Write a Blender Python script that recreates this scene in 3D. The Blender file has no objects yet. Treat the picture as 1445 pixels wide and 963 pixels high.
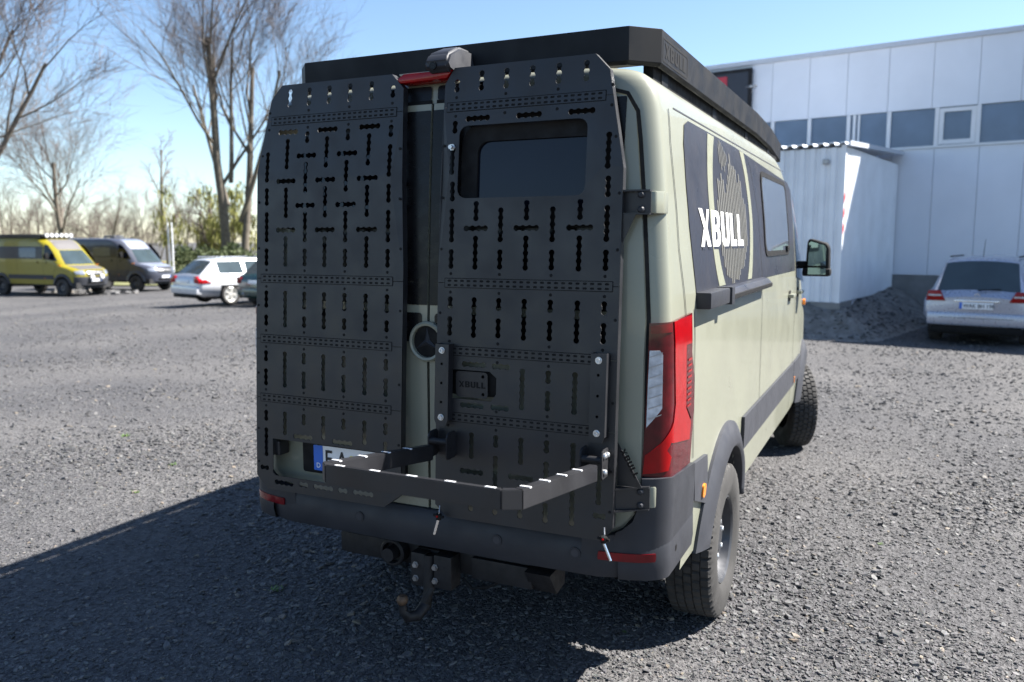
import bpy, bmesh, math, random
import numpy as np
from mathutils import Vector, Matrix
from mathutils.geometry import delaunay_2d_cdt

random.seed(4); RNG = np.random.default_rng(11)
SC = bpy.context.scene
COL = SC.collection
R = math.radians

# ------------------------------------------------------------------ camera
cam_d = bpy.data.cameras.new("camera"); cam = bpy.data.objects.new("camera", cam_d); COL.objects.link(cam)
cam.location = (1.733, -4.08, 1.88)
cam.rotation_euler = (R(90 - 6.906), 0, R(25.3))
cam_d.sensor_width = 36; cam_d.lens = 28.9
cam_d.clip_start = 0.05; cam_d.clip_end = 3000
cam_d.dof.use_dof = True; cam_d.dof.focus_distance = 3.35; cam_d.dof.aperture_fstop = 2.4
SC.camera = cam

# ------------------------------------------------------------------ light
SUN_T = Vector((-0.765, -0.53, -1.0)).normalized()      # direction the light travels
ELEV = math.asin(-SUN_T.z); AZ = math.atan2(-SUN_T.x, -SUN_T.y)
W = bpy.data.worlds.new("World"); SC.world = W; W.use_nodes = True
nt = W.node_tree; nt.nodes.clear()
wo = nt.nodes.new("ShaderNodeOutputWorld"); bg = nt.nodes.new("ShaderNodeBackground"); sk = nt.nodes.new("ShaderNodeTexSky")
sk.sky_type = 'NISHITA'; sk.sun_disc = False
sk.sun_elevation = ELEV; sk.sun_rotation = AZ
sk.altitude = 100; sk.air_density = 1.0; sk.dust_density = 0.25; sk.ozone_density = 3.2
bg.inputs[1].default_value = 0.056
nt.links.new(sk.outputs[0], bg.inputs[0]); nt.links.new(bg.outputs[0], wo.inputs[0])
sun_d = bpy.data.lights.new("sun", 'SUN'); sun_d.energy = 5.0; sun_d.angle = R(0.53); sun_d.color = (1.0, 0.955, 0.89)
sun = bpy.data.objects.new("sun", sun_d); COL.objects.link(sun)
sun.rotation_euler = SUN_T.to_track_quat('-Z', 'Y').to_euler()
SC.view_settings.view_transform = 'Standard'; SC.view_settings.look = 'None'
SC.view_settings.exposure = 2.0; SC.view_settings.gamma = 1.0
SC.cycles.use_denoising = True
SC.cycles.max_bounces = 8

# ------------------------------------------------------------------ materials
def mat(name, col, rough=0.5, metal=0.0, var=0.08, scale=12.0, bump=0.0, bscale=80.0, coat=0.0, spec=0.5, col2=None, trans=0.0, emit=None, detail=4):
    m = bpy.data.materials.new(name); m.use_nodes = True
    t = m.node_tree; p = t.nodes["Principled BSDF"]
    p.inputs["Roughness"].default_value = rough; p.inputs["Metallic"].default_value = metal
    p.inputs["Coat Weight"].default_value = coat; p.inputs["Coat Roughness"].default_value = 0.05
    p.inputs["Specular IOR Level"].default_value = spec
    p.inputs["Transmission Weight"].default_value = trans
    tc = t.nodes.new("ShaderNodeTexCoord")
    n = t.nodes.new("ShaderNodeTexNoise"); n.inputs["Scale"].default_value = scale; n.inputs["Detail"].default_value = detail
    t.links.new(tc.outputs["Object"], n.inputs["Vector"])
    cr = t.nodes.new("ShaderNodeValToRGB")
    c2 = col2 if col2 else tuple(min(1, c * (1 + var)) for c in col)
    c1 = col if col2 else tuple(c * (1 - var) for c in col)
    cr.color_ramp.elements[0].position = 0.3; cr.color_ramp.elements[1].position = 0.7
    cr.color_ramp.elements[0].color = (*c1, 1); cr.color_ramp.elements[1].color = (*c2, 1)
    t.links.new(n.outputs["Fac"], cr.inputs["Fac"]); t.links.new(cr.outputs["Color"], p.inputs["Base Color"])
    n3 = t.nodes.new("ShaderNodeTexNoise"); n3.inputs["Scale"].default_value = scale * 1.7; n3.inputs["Detail"].default_value = 6
    t.links.new(tc.outputs["Object"], n3.inputs["Vector"])
    mr_ = t.nodes.new("ShaderNodeMapRange"); mr_.inputs[1].default_value = .3; mr_.inputs[2].default_value = .7; mr_.inputs[3].default_value = rough * .78; mr_.inputs[4].default_value = min(1, rough * 1.25)
    t.links.new(n3.outputs["Fac"], mr_.inputs[0]); t.links.new(mr_.outputs[0], p.inputs["Roughness"])
    if bump > 0:
        n2 = t.nodes.new("ShaderNodeTexNoise"); n2.inputs["Scale"].default_value = bscale; n2.inputs["Detail"].default_value = 3
        t.links.new(tc.outputs["Object"], n2.inputs["Vector"])
        b = t.nodes.new("ShaderNodeBump"); b.inputs["Strength"].default_value = bump; b.inputs["Distance"].default_value = 0.01
        t.links.new(n2.outputs["Fac"], b.inputs["Height"]); t.links.new(b.outputs["Normal"], p.inputs["Normal"])
    if emit: 
        p.inputs["Emission Color"].default_value = (*col, 1); p.inputs["Emission Strength"].default_value = emit
    return m

M = {}
M['paint'] = mat('sage_paint', (0.212, 0.216, 0.168), 0.34, var=0.018, scale=2.2, coat=0.35, spec=0.35)
M['clad'] = mat('grey_plastic', (0.037, 0.039, 0.047), 0.55, var=0.10, scale=6, bump=0.05, bscale=400, spec=0.35)
M['bumper'] = mat('dark_grey_plastic', (0.024, 0.0255, 0.031), 0.52, var=0.16, scale=7, bump=0.08, bscale=300, spec=0.3)
M['black'] = mat('satin_black_powder_coat', (0.0125, 0.0127, 0.0150), 0.43, var=0.25, scale=5, bump=0.06, bscale=500, spec=0.5)
M['rackblack'] = mat('rack_black_powder_coat', (0.0065, 0.0072, 0.009), 0.55, var=0.15, scale=4, bump=0.05, bscale=500, spec=0.22)
M['deep'] = mat('matt_black_rubber', (0.007, 0.007, 0.0075), 0.7, var=0.2, spec=0.2)
M['gloss'] = mat('gloss_black', (0.005, 0.005, 0.006), 0.28, var=0.1, spec=0.22)
M['film'] = mat('dark_vinyl_film', (0.0245, 0.025, 0.032), 0.34, var=0.03, scale=4, spec=0.4)
M['ring'] = mat('sage_vinyl_film', (0.21, 0.215, 0.157), 0.35, var=0.02)
M['stripe'] = mat('taupe_vinyl_film', (0.118, 0.115, 0.102), 0.38, var=0.03)
M['white'] = mat('white_vinyl', (0.62, 0.62, 0.60), 0.4, var=0.01)
M['glass'] = mat('tinted_glass', (0.004, 0.006, 0.012), 0.03, var=0.1, spec=0.32)
M['sideglass'] = mat('blue_grey_glass', (0.075, 0.09, 0.115), 0.05, var=0.1)
M['clearglass'] = mat('car_glass', (0.035, 0.05, 0.055), 0.03, var=0.2, scale=1.5, spec=0.8)
M['red'] = mat('red_lens', (0.24, 0.0015, 0.003), 0.12, var=0.12, scale=20, coat=0.1, spec=0.25)
M['darkred'] = mat('dark_red_lens', (0.060, 0.0015, 0.004), 0.1, var=0.3, scale=30, coat=0.25, spec=0.3)
M['midred'] = mat('crimson_lens', (0.13, 0.002, 0.006), 0.12, var=0.25, scale=25, coat=0.15, spec=0.3)
M['orange'] = mat('amber_lens', (0.75, 0.22, 0.01), 0.2, var=0.1, scale=60, coat=0.4)
M['clear'] = mat('clear_lens', (0.44, 0.45, 0.47), 0.2, var=0.3, scale=30, coat=0.3)
M['chrome'] = mat('bright_steel', (0.75, 0.76, 0.78), 0.22, metal=1.0, var=0.03)
M['zinc'] = mat('zinc_bolt', (0.62, 0.64, 0.66), 0.35, metal=0.9, var=0.1)
M['steel'] = mat('dull_steel', (0.32, 0.32, 0.33), 0.4, metal=0.8, var=0.15)
M['darksteel'] = mat('dark_coated_steel', (0.013, 0.013, 0.015), 0.55, metal=0.0, var=0.3, scale=20, spec=0.3)
M['tyre'] = mat('tyre_rubber', (0.030, 0.0285, 0.0275), 0.8, var=0.4, scale=5, bump=0.1, bscale=120)
M['rim'] = mat('dark_steel_rim', (0.05, 0.052, 0.058), 0.38, var=0.15, metal=0.4)
M['rust'] = mat('rusty_steel', (0.11, 0.07, 0.045), 0.6, metal=0.5, var=0.4, scale=40)
M['plate'] = mat('plate_white', (0.75, 0.76, 0.78), 0.35, var=0.01)
M['plateblue'] = mat('plate_blue', (0.02, 0.13, 0.55), 0.35, var=0.02)
M['plateyellow'] = mat('sticker_yellow', (0.65, 0.55, 0.05), 0.4, var=0.15, scale=60)
M['ink'] = mat('black_ink', (0.01, 0.01, 0.012), 0.5)
M['underbody'] = mat('underbody_black', (0.015, 0.015, 0.016), 0.8, var=0.3)
M['slotlit'] = mat('sunlit_slot_white', (0.72, 0.73, 0.75), 0.55, metal=0.2, var=0.02)  # near-white colour painted for the sunlight showing in the frame's slots
M['mirror'] = mat('mirror_glass', (0.22, 0.33, 0.36), 0.02, metal=1.0, var=0.01)

# ------------------------------------------------------------------ mesh helpers
def tag(o, label=None, cat=None, group=None, kind=None):
    if label: o['label'] = label
    if cat: o['category'] = cat
    if group: o['group'] = group
    if kind: o['kind'] = kind
    return o
def empty(name, loc=(0, 0, 0), rz=0.0, label=None, cat=None, group=None):
    o = bpy.data.objects.new(name, None); COL.objects.link(o); o.location = loc; o.rotation_euler = (0, 0, rz)
    o.empty_display_size = 0.2
    return tag(o, label, cat, group)
def link_mesh(name, me, m=None, parent=None):
    o = bpy.data.objects.new(name, me); COL.objects.link(o)
    if m is not None:
        me.materials.clear(); me.materials.append(m)
    if parent: o.parent = parent
    return o
def dup(o, parent=None, loc=None, rot=None, deep=True):
    c = o.copy(); COL.objects.link(c)
    if parent: c.parent = parent
    if loc is not None: c.location = loc
    if rot is not None: c.rotation_euler = rot
    if deep:
        for ch in o.children: dup(ch, c)
    return c

class MB:
    """collects geometry for one mesh object"""
    def __init__(s): s.v = []; s.f = []
    def add(s, verts, faces):
        b = len(s.v); s.v += [tuple(map(float, p)) for p in verts]; s.f += [tuple(i + b for i in f) for f in faces]; return s
    def box(s, lo, hi, bev=0.0, mtx=None):
        bm = bmesh.new(); bmesh.ops.create_cube(bm, size=1)
        lo = Vector(lo); hi = Vector(hi)
        for v in bm.verts: v.co = Vector(((lo[i] + hi[i]) / 2 + v.co[i] * (hi[i] - lo[i])) for i in range(3))
        if bev > 0: bmesh.ops.bevel(bm, geom=bm.edges[:], offset=bev, segments=2, affect='EDGES', profile=0.6)
        if mtx is not None: bm.transform(mtx)
        return s.bm(bm)
    def bm(s, bm):
        bm.verts.index_update(); vs = [v.co[:] for v in bm.verts]; fs = [[v.index for v in f.verts] for f in bm.faces]
        bm.free(); return s.add(vs, fs)
    def prism(s, pts, axis, a, b, bev=0.0):
        """polygon pts (u,v) extruded along axis from a to b; u,v are the other two axes in xyz order"""
        bm = bmesh.new()
        def P(u, v, w): 
            q = [0, 0, 0]; o = [i for i in range(3) if i != axis]; q[o[0]] = u; q[o[1]] = v; q[axis] = w; return q
        A = [bm.verts.new(P(u, v, a)) for u, v in pts]; B = [bm.verts.new(P(u, v, b)) for u, v in pts]
        n = len(pts); bm.faces.new(A); bm.faces.new(B[::-1])
        for i in range(n): bm.faces.new((A[i], B[i], B[(i + 1) % n], A[(i + 1) % n]))
        bmesh.ops.recalc_face_normals(bm, faces=bm.faces)
        if bev > 0: bmesh.ops.bevel(bm, geom=bm.edges[:], offset=bev, segments=2, affect='EDGES', profile=0.6)
        return s.bm(bm)
    def tube(s, pts, rad, n=8, caps=True):
        pts = [Vector(p) for p in pts]; rad = rad if hasattr(rad, '__len__') else [rad] * len(pts)
        vs = []; fs = []
        for i, p in enumerate(pts):
            d = (pts[min(i + 1, len(pts) - 1)] - pts[max(i - 1, 0)]).normalized()
            a = d.cross(Vector((0, 0, 1)) if abs(d.z) < .9 else Vector((1, 0, 0))).normalized(); b = d.cross(a)
            for k in range(n):
                t = 2 * math.pi * k / n; vs.append(p + (a * math.cos(t) + b * math.sin(t)) * rad[i])
        for i in range(len(pts) - 1):
            for k in range(n): fs.append((i * n + k, i * n + (k + 1) % n, (i + 1) * n + (k + 1) % n, (i + 1) * n + k))
        if caps: fs.append(tuple(range(n))[::-1]); fs.append(tuple((len(pts) - 1) * n + k for k in range(n)))
        return s.add(vs, fs)
    def lathe(s, prof, c, axis=0, n=32, closed=False):
        """profile of (along axis, radius) turned about axis through c"""
        vs = []; fs = []; o = [i for i in range(3) if i != axis]; m = len(prof)
        for k in range(n):
            t = 2 * math.pi * k / n
            for w, r in prof:
                q = [0, 0, 0]; q[axis] = c[axis] + w; q[o[0]] = c[o[0]] + r * math.cos(t); q[o[1]] = c[o[1]] + r * math.sin(t); vs.append(q)
        for k in range(n):
            for i in range(m - 1 if not closed else m):
                j = (i + 1) % m
                fs.append((k * m + i, k * m + j, ((k + 1) % n) * m + j, ((k + 1) % n) * m + i))
        return s.add(vs, fs)
    def build(s, name, m, parent=None, smooth=False, angle=35):
        used = sorted({i for f in s.f for i in f})
        if len(used) < len(s.v): mp = {a: k for k, a in enumerate(used)}; s.v = [s.v[i] for i in used]; s.f = [tuple(mp[i] for i in f) for f in s.f]
        me = bpy.data.meshes.new(name); me.from_pydata(s.v, [], s.f); me.update()
        bm = bmesh.new(); bm.from_mesh(me); bmesh.ops.recalc_face_normals(bm, faces=bm.faces); bm.to_mesh(me); bm.free()
        o = link_mesh(name, me, m, parent)
        if smooth: shade(o, angle)
        return o
def shade(o, angle=35):
    me = o.data
    me.polygons.foreach_set("use_smooth", [True] * len(me.polygons))
    try: me.set_sharp_from_angle(angle=R(angle))
    except Exception: pass
    return o

# ------------------------------------------------------------------ 2D plates with holes
def inside(P, loops):
    c = np.zeros(len(P), bool)
    for L in loops:
        L = np.asarray(L, float); x0, y0 = L[:, 0], L[:, 1]; x1, y1 = np.roll(x0, -1), np.roll(y0, -1)
        px = P[:, 0][:, None]; py = P[:, 1][:, None]
        cond = ((y0 > py) != (y1 > py)); den = np.where(y1 - y0 == 0, 1e-12, y1 - y0)
        c ^= ((cond & (px < (x1 - x0) * (py - y0) / den + x0)).sum(1) % 2).astype(bool)
    return c
def resample(L, step):
    out = []; n = len(L)
    for i in range(n):
        a = np.array(L[i], float); b = np.array(L[(i + 1) % n], float); k = max(1, int(math.ceil(np.linalg.norm(b - a) / step)))
        for j in range(k): out.append(tuple(a + (b - a) * j / k))
    return out
def fill2d(loops, step=None, sy=None):
    if step: loops = [resample(L, step) for L in loops]
    V = []; E = []
    for L in loops:
        b = len(V); V += [tuple(p) for p in L]; E += [(b + i, b + (i + 1) % len(L)) for i in range(len(L))]
    if step:
        A = np.array(loops[0]); lo = A.min(0); hi = A.max(0)
        gx = np.arange(lo[0] + step * .5, hi[0], step); gy = np.arange(lo[1] + step * .5, hi[1], step)
        if len(gx) and len(gy):
            G = np.array(np.meshgrid(gx, gy)).reshape(2, -1).T
            G = G[inside(G, loops)]; V += [tuple(p) for p in G]
    vo, eo, fo, vi, ei, fi = delaunay_2d_cdt([Vector(p) for p in V], E, [], 0, 1e-7)
    vo = np.array([v[:] for v in vo]); T = np.array([list(f) for f in fo])
    cen = vo[T].mean(1); T = T[inside(cen, loops)]
    # boundary edges
    cnt = {}
    for t in T:
        for i in range(3):
            a, b = int(t[i]), int(t[(i + 1) % 3]); cnt[(a, b)] = 1
    B = [(a, b) for (a, b) in cnt if (b, a) not in cnt]
    return vo, T, B
def plate(mb, loops, fn, thick, step=None):
    """fill loops in (u,v); fn(u,v,w) -> xyz arrays; front at w=0, back at w=-thick"""
    vo, T, B = fill2d(loops, step)
    F = fn(vo[:, 0], vo[:, 1], np.zeros(len(vo))); n = len(vo)
    if thick > 0:
        K = fn(vo[:, 0], vo[:, 1], -np.full(n, thick))
        mb.add(np.vstack([F, K]), [tuple(t) for t in T] + [tuple(t[::-1] + n) for t in T] + [(b, a, a + n, b + n) for a, b in B])
    else: mb.add(F, [tuple(t) for t in T])
    return mb
def chain(u, v, n, d, sp=0.0272, r=0.0117, neck=0.0075):
    """keyhole chain outline of n circles from (u,v) along d='v' (down) or 'h' (right)"""
    a0 = math.asin(neck / r); side = []
    for i in range(n):
        lo = -math.pi + (a0 if i > 0 else math.pi / 2 * 0 + 0.0); 
        s = a0 if i > 0 else 0.0; e = math.pi - a0 if i < n - 1 else math.pi
        k = 4 if 0 < i < n - 1 else 5
        for j in range(k):
            t = s + (e - s) * j / (k - 1) if True else 0
            side.append((i * sp - r * math.cos(t), r * math.sin(t)))
    pts = side + [(x, -y) for x, y in side[::-1]]
    out = []
    for p in pts:
        if not out or abs(p[0] - out[-1][0]) + abs(p[1] - out[-1][1]) > 1e-6: out.append(p)
    if abs(out[0][0] - out[-1][0]) + abs(out[0][1] - out[-1][1]) < 1e-6: out.pop()
    if d == 'h': return [(u + x, v + y) for x, y in out]
    return [(u + y, v - x) for x, y in out]
def rrect(x0, z0, x1, z1, r, n=5):
    out = []
    for cx, cz, a in ((x1 - r, z1 - r, 0), (x0 + r, z1 - r, 90), (x0 + r, z0 + r, 180), (x1 - r, z0 + r, 270)):
        for i in range(n):
            t = R(a + 90 * i / (n - 1)); out.append((cx + r * math.cos(t), cz + r * math.sin(t)))
    return out
def disc(cx, cz, r, n=24): return [(cx + r * math.cos(2 * math.pi * i / n), cz + r * math.sin(2 * math.pi * i / n)) for i in range(n)]
def text_loops(body):
    """outline mesh of plain lettering: returns verts2d, tris normalised to height 1"""
    cu = bpy.data.curves.new("t", 'FONT'); cu.body = body; cu.fill_mode = 'FRONT'; cu.offset = 0.012
    ob = bpy.data.objects.new("t", cu); COL.objects.link(ob)
    dg = bpy.context.evaluated_depsgraph_get(); me = bpy.data.meshes.new_from_object(ob.evaluated_get(dg))
    v = np.array([x.co[:] for x in me.vertices]); f = [tuple(p.vertices) for p in me.polygons]
    bpy.data.objects.remove(ob); bpy.data.curves.remove(cu); bpy.data.meshes.remove(me)
    v -= v.min(0); v /= v[:, 1].max(); return v[:, :2], f
# heavy block capitals: list of (outer, holes...) per letter, height 1
def letters_xbull(gap=0.135):
    X1 = [(0.0, 1), (0.27, 1), (0.47, .60), (0.62, 1), (0.80, 1), (0.60, .50), (0.84, 0), (0.57, 0), (0.36, .44)]
    X2 = [(0.06, 0), (0.30, 0), (0.42, .28), (0.31, .48)]
    Bo = [(0, 0), (.52, 0), (.66, .08), (.70, .2), (.70, .38), (.60, .51), (.69, .62), (.69, .82), (.64, .94), (.50, 1), (0, 1)]
    B1 = [(.25, .18), (.25, .42), (.40, .42), (.45, .36), (.45, .24), (.40, .18)]
    B2 = [(.25, .60), (.25, .83), (.40, .83), (.45, .78), (.45, .66), (.40, .60)]
    U = [(0, 1), (.25, 1), (.25, .28), (.31, .2), (.41, .2), (.47, .28), (.47, 1), (.72, 1), (.72, .18), (.58, 0), (.14, 0), (0, .18)]
    Lc = [(0, 1), (.25, 1), (.25, .2), (.60, .2), (.60, 0), (0, 0)]
    out = []; x = 0
    for shp, w in (([[X1], [X2]], .84), ([[Bo, B1, B2]], .70), ([[U]], .72), ([[Lc]], .60), ([[Lc]], .60)):
        for s in shp: out.append([[(px + x, py) for px, py in L] for L in s])
        x += w + gap
    W_ = x - gap
    return [[[(px / W_, py) for px, py in L] for L in s] for s in out]      # width 1, height 1
XB = letters_xbull()

# ------------------------------------------------------------------ panel van body surface
ZT = [.30, .50, .70, .90, 1.5, 1.68, 1.86, 2.0, 2.26, 2.36, 2.42, 2.46, 2.49, 2.51, 2.525, 2.537, 2.545]
WT = [.945, .955, .970, .980, .980, .973, .958, .946, .916, .902, .889, .874, .846, .804, .733, .606, .400]
YR = ([.3, 1.45, 2.0, 2.42, 2.495, 2.512, 2.523, 2.532, 2.54, 2.545], [-1.203, -1.2, -1.172, -1.140, -1.130, -1.122, -1.105, -1.07, -.98, -.8])
YF = ([.3, .5, .8, 1.0, 1.12, 1.2, 1.26, 1.32, 1.6, 2.0, 2.3, 2.42, 2.5, 2.545], [4.62, 4.70, 4.76, 4.74, 4.66, 4.52, 4.3, 4.0, 3.72, 3.33, 3.0, 2.8, 2.5, 1.9])
CA, CB, CN = .17, .08, 1.9; FB = .62
def wz(z): return np.interp(z, ZT, WT)
def taper(y, z): return .09 * np.clip((y - 2.7) / 1.6, 0, 1.3) ** 2 + np.clip(z - 1.45, 0, 1) * .06 * np.clip((y - 2.7) / 0.8, 0, 1.2)
def rear_y(x, z): return np.interp(z, *YR) + .012 * (np.abs(x) / .85) ** 2
def side_x(y, z):
    Wz = wz(z); yc = np.interp(z, *YR) + .012 + CB
    t = np.clip((yc - y) / CB, 0, 1)
    return np.where(y >= yc, Wz - taper(y, z), Wz - CA + CA * (1 - t ** CN) ** (1 / CN))
def mapS(y, z, sgn=1): return np.stack([sgn * side_x(y, z), y, z], -1)
def mapR(x, z):
    xr = wz(z) - CA; s = np.clip((np.abs(x) - xr) / CA, 0, 1)
    y = rear_y(np.minimum(np.abs(x), xr), z) + CB * (1 - (1 - s ** CN) ** (1 / CN))
    return np.stack([x, y, z], -1)
def mapC(s, z, sgn=1):
    Wz = wz(z); xr = Wz - CA; th = np.clip(s, 0, 1) * math.pi / 2
    x = xr + CA * np.sin(th) ** (2 / CN) + np.minimum(s, 0) * .28
    y0 = rear_y(np.minimum(x, xr), z); yc = np.interp(z, *YR) + .012 + CB
    y = np.where(s < 0, y0, yc - CB * np.cos(th) ** (2 / CN) + np.maximum(s - 1, 0) * .28)
    x = x - np.where(s > 1, taper(y, z), 0)
    return np.stack([sgn * x, y, z], -1)
def front_pt(th, z):
    """th 0 at the nose centre, pi/2 at the side"""
    yf = np.interp(z, *YF); y0 = yf - FB; W0 = wz(z) - taper(y0, z)
    return W0 * np.sin(th) ** (2 / 2.6), y0 + FB * np.cos(th) ** (2 / 2.6)
def mapF(x, z):
    yf = np.interp(z, *YF); y0 = yf - FB; W0 = wz(z) - taper(y0, z)
    t = np.clip(np.abs(x) / W0, 0, 1)
    return np.stack([x, y0 + FB * (1 - t ** 2.6) ** (1 / 2.6), z], -1)
def lift(mapf, off=0.0):
    """wrap a surface map so that w offsets along the outward normal"""
    def fn(u, v, w):
        e = 2e-3; P = mapf(u, v); du = mapf(u + e, v) - mapf(u - e, v); dv = mapf(u, v + e) - mapf(u, v - e)
        N = np.cross(du, dv); N /= np.maximum(np.linalg.norm(N, axis=1), 1e-9)[:, None]
        C = np.array([0, 1.5, 1.3]); flip = np.sign(((P - C) * N).sum(1)); flip[flip == 0] = 1
        o = off(u) if callable(off) else off
        return P + N * (flip * (w + o))[:, None]
    return fn
def decal(name, loops, mapf, m, parent, off=0.003, thick=0.0, step=0.06, smooth=True):
    mb = MB(); plate(mb, loops, lift(mapf, off), thick, step)
    return mb.build(name, m, parent, smooth=smooth, angle=40)
def strip_loop(pts, w):
    """thin band of width w along a 2D polyline"""
    P = np.array(pts, float); n = len(P); L = []; Rr = []
    for i in range(n):
        d = P[min(i + 1, n - 1)] - P[max(i - 1, 0)]; d /= np.linalg.norm(d); q = np.array([-d[1], d[0]]) * w / 2
        L.append(tuple(P[i] + q)); Rr.append(tuple(P[i] - q))
    return L + Rr[::-1]

_shell_cache = {}
def shell_mesh():
    if 'm' in _shell_cache: return _shell_cache['m']
    zs = np.concatenate([np.arange(.515, .95, .045), np.arange(.97, 2.36, .06), [2.38, 2.41, 2.435, 2.46, 2.48, 2.495, 2.505, 2.513, 2.52, 2.526, 2.531, 2.536, 2.541, 2.545]])
    rows = []
    for z in zs:
        zz = np.array([z]); pts = []
        xr = float(wz(z)) - CA
        for x in np.linspace(0, xr, 9)[:-1]: pts.append(mapR(np.array([x]), zz)[0])
        for s in np.linspace(0, 1, 13)[:-1]: pts.append(mapC(np.array([s]), zz)[0])
        yc = float(np.interp(z, *YR)) + .012 + CB; y0 = float(np.interp(z, *YF)) - FB
        for y in np.linspace(yc, y0, 100)[:-1]: pts.append(mapS(np.array([y]), zz)[0])
        for th in np.linspace(math.pi / 2, 0, 16):
            x, y = front_pt(th, z); pts.append((float(x), float(y), z))
        pts = np.array(pts); left = pts[1:-1][::-1] * np.array([-1, 1, 1])
        rows.append(np.vstack([pts, left]))
    A = np.array(rows); nz, nr = A.shape[:2]; V = A.reshape(-1, 3); Fc = []
    for i in range(nz - 1):
        for k in range(nr):
            q = (i * nr + k, i * nr + (k + 1) % nr, (i + 1) * nr + (k + 1) % nr, (i + 1) * nr + k)
            c = V[list(q)].mean(0)
            if abs(c[0]) > .6 and any((c[1] - wy) ** 2 + (c[2] - .40) ** 2 < .455 ** 2 for wy in (0, 3.805)): continue
            if c[2] < .60 and c[1] < -.80: continue
            Fc.append(q)
    Fc.append(tuple((nz - 1) * nr + k for k in range(nr)))
    me = bpy.data.meshes.new("body"); me.from_pydata(V.tolist(), [], Fc); me.update()
    bm = bmesh.new(); bm.from_mesh(me); bmesh.ops.recalc_face_normals(bm, faces=bm.faces); bm.to_mesh(me); bm.free()
    _shell_cache['m'] = me; return me

# ------------------------------------------------------------------ wheels
def tyre_mesh(rad=.385, width=.235, rimr=.215, seg=240):
    hw = width / 2
    prof = [(-hw * .80, rimr), (-hw * .98, rimr + .035), (-hw, rimr + .075), (-hw * .985, rad - .055), (-hw * .93, rad - .018)]
    crown = []
    edges = np.linspace(-hw * .86, hw * .86, 6)
    for i in range(5):
        a, b = edges[i], edges[i + 1]; g = .006
        crown += [(a + g * .5, rad - .004 * (abs(a) / hw) ** 2, i), (b - g * .5, rad - .004 * (abs(b) / hw) ** 2, i)]
        if i < 4: crown += [(b - g * .4, rad - .011, -1), (b + g * .4, rad - .011, -1)]
    pr = [(w, r, -2) for w, r in prof] + crown + [(-w, r, -2) for w, r in prof[::-1]]
    vs = []; m = len(pr)
    for k in range(seg):
        t = 2 * math.pi * k / seg
        for w, r, tg in pr:
            rr = r
            if tg >= 0 and (k + 2 * tg) % 5 == 0: rr -= .010
            if tg == -2 and r > rad - .03 and k % 5 == 0: rr -= .009
            vs.append((w, rr * math.cos(t), rr * math.sin(t)))
    fs = [(k * m + i, k * m + i + 1, ((k + 1) % seg) * m + i + 1, ((k + 1) % seg) * m + i) for k in range(seg) for i in range(m - 1)]
    me = bpy.data.meshes.new("tyre"); me.from_pydata(vs, [], fs); me.update()
    me.materials.append(M['tyre']); return me
def make_wheel(parent, loc, rz, rad=.385, width=.235, rimr=.215, rim_m=None, style='steel', face=1):
    """wheel whose outer side looks along +x (turned by rz)"""
    w = empty("wheel", loc, rz); w.parent = parent
    key = ('tyre', rad, width, rimr)
    if key not in _shell_cache: _shell_cache[key] = tyre_mesh(rad, width, rimr)
    ty = link_mesh("tyre", _shell_cache[key], None, w); shade(ty, 30)
    key2 = ('rim', rimr, style, rim_m)
    if key2 not in _shell_cache:
        hw = width / 2; mb = MB(); s = rimr / .215
        mb.lathe([(-hw * .8, rimr * .98), (hw * .70, rimr * .98), (hw * .82, rimr * 1.03), (hw * .86, rimr), (hw * .78, rimr * .95), (hw * .45, rimr * .90), (hw * .30, rimr * .86)], (0, 0, 0), 0, 40)
        if style == 'steel':
            mb.lathe([(hw * .30, rimr * .86), (hw * .42, rimr * .70), (hw * .55, rimr * .58), (hw * .50, rimr * .42), (hw * .36, rimr * .38), (hw * .36, rimr * .28), (hw * .62, rimr * .26), (hw * .62, 0.001)], (0, 0, 0), 0, 40)
        else:
            mb.lathe([(hw * .30, rimr * .86), (hw * .1, rimr * .84), (hw * .1, 0.001)], (0, 0, 0), 0, 30)
            for k in range(5):
                a = 2 * math.pi * k / 5; c, s_ = math.cos(a), math.sin(a)
                def rot(p): return (p[0], p[1] * c - p[2] * s_, p[1] * s_ + p[2] * c)
                pts = [(hw * .3, .02, -.035), (hw * .3, .02, .035), (hw * .3, rimr * .95, .06), (hw * .3, rimr * .95, -.06), (hw * .62, .02, -.03), (hw * .62, .02, .03), (hw * .68, rimr * .95, .05), (hw * .68, rimr * .95, -.05)]
                mb.add([rot(p) for p in pts], [(0, 1, 2, 3), (4, 5, 6, 7), (0, 1, 5, 4), (1, 2, 6, 5), (2, 3, 7, 6), (3, 0, 4, 7)])
            mb.lathe([(hw * .3, .05), (hw * .7, .05), (hw * .74, .001)], (0, 0, 0), 0, 16)
        o = mb.build("rim", rim_m or M['rim'], w, smooth=True, angle=30); _shell_cache[key2] = o.data
    else:
        o = link_mesh("rim", _shell_cache[key2], None, w)
    if style == 'steel':
        if 'nut' not in _shell_cache:
            nb = MB(); hw = width / 2
            nb.lathe([(hw * .34, .016), (hw * .62, .014), (hw * .66, .009), (hw * .66, .0005)], (0, 0, 0), 0, 6)
            me0 = nb.build("wheel_nut", M['zinc'], w); _shell_cache['nut'] = me0.data; bpy.data.objects.remove(me0)
        for k in range(6):
            a = 2 * math.pi * (k + .3) / 6; n_ = link_mesh("wheel_nut", _shell_cache['nut'], None, w)
            n_.location = (0, rimr * .40 * math.cos(a), rimr * .40 * math.sin(a))
    return w
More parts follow.
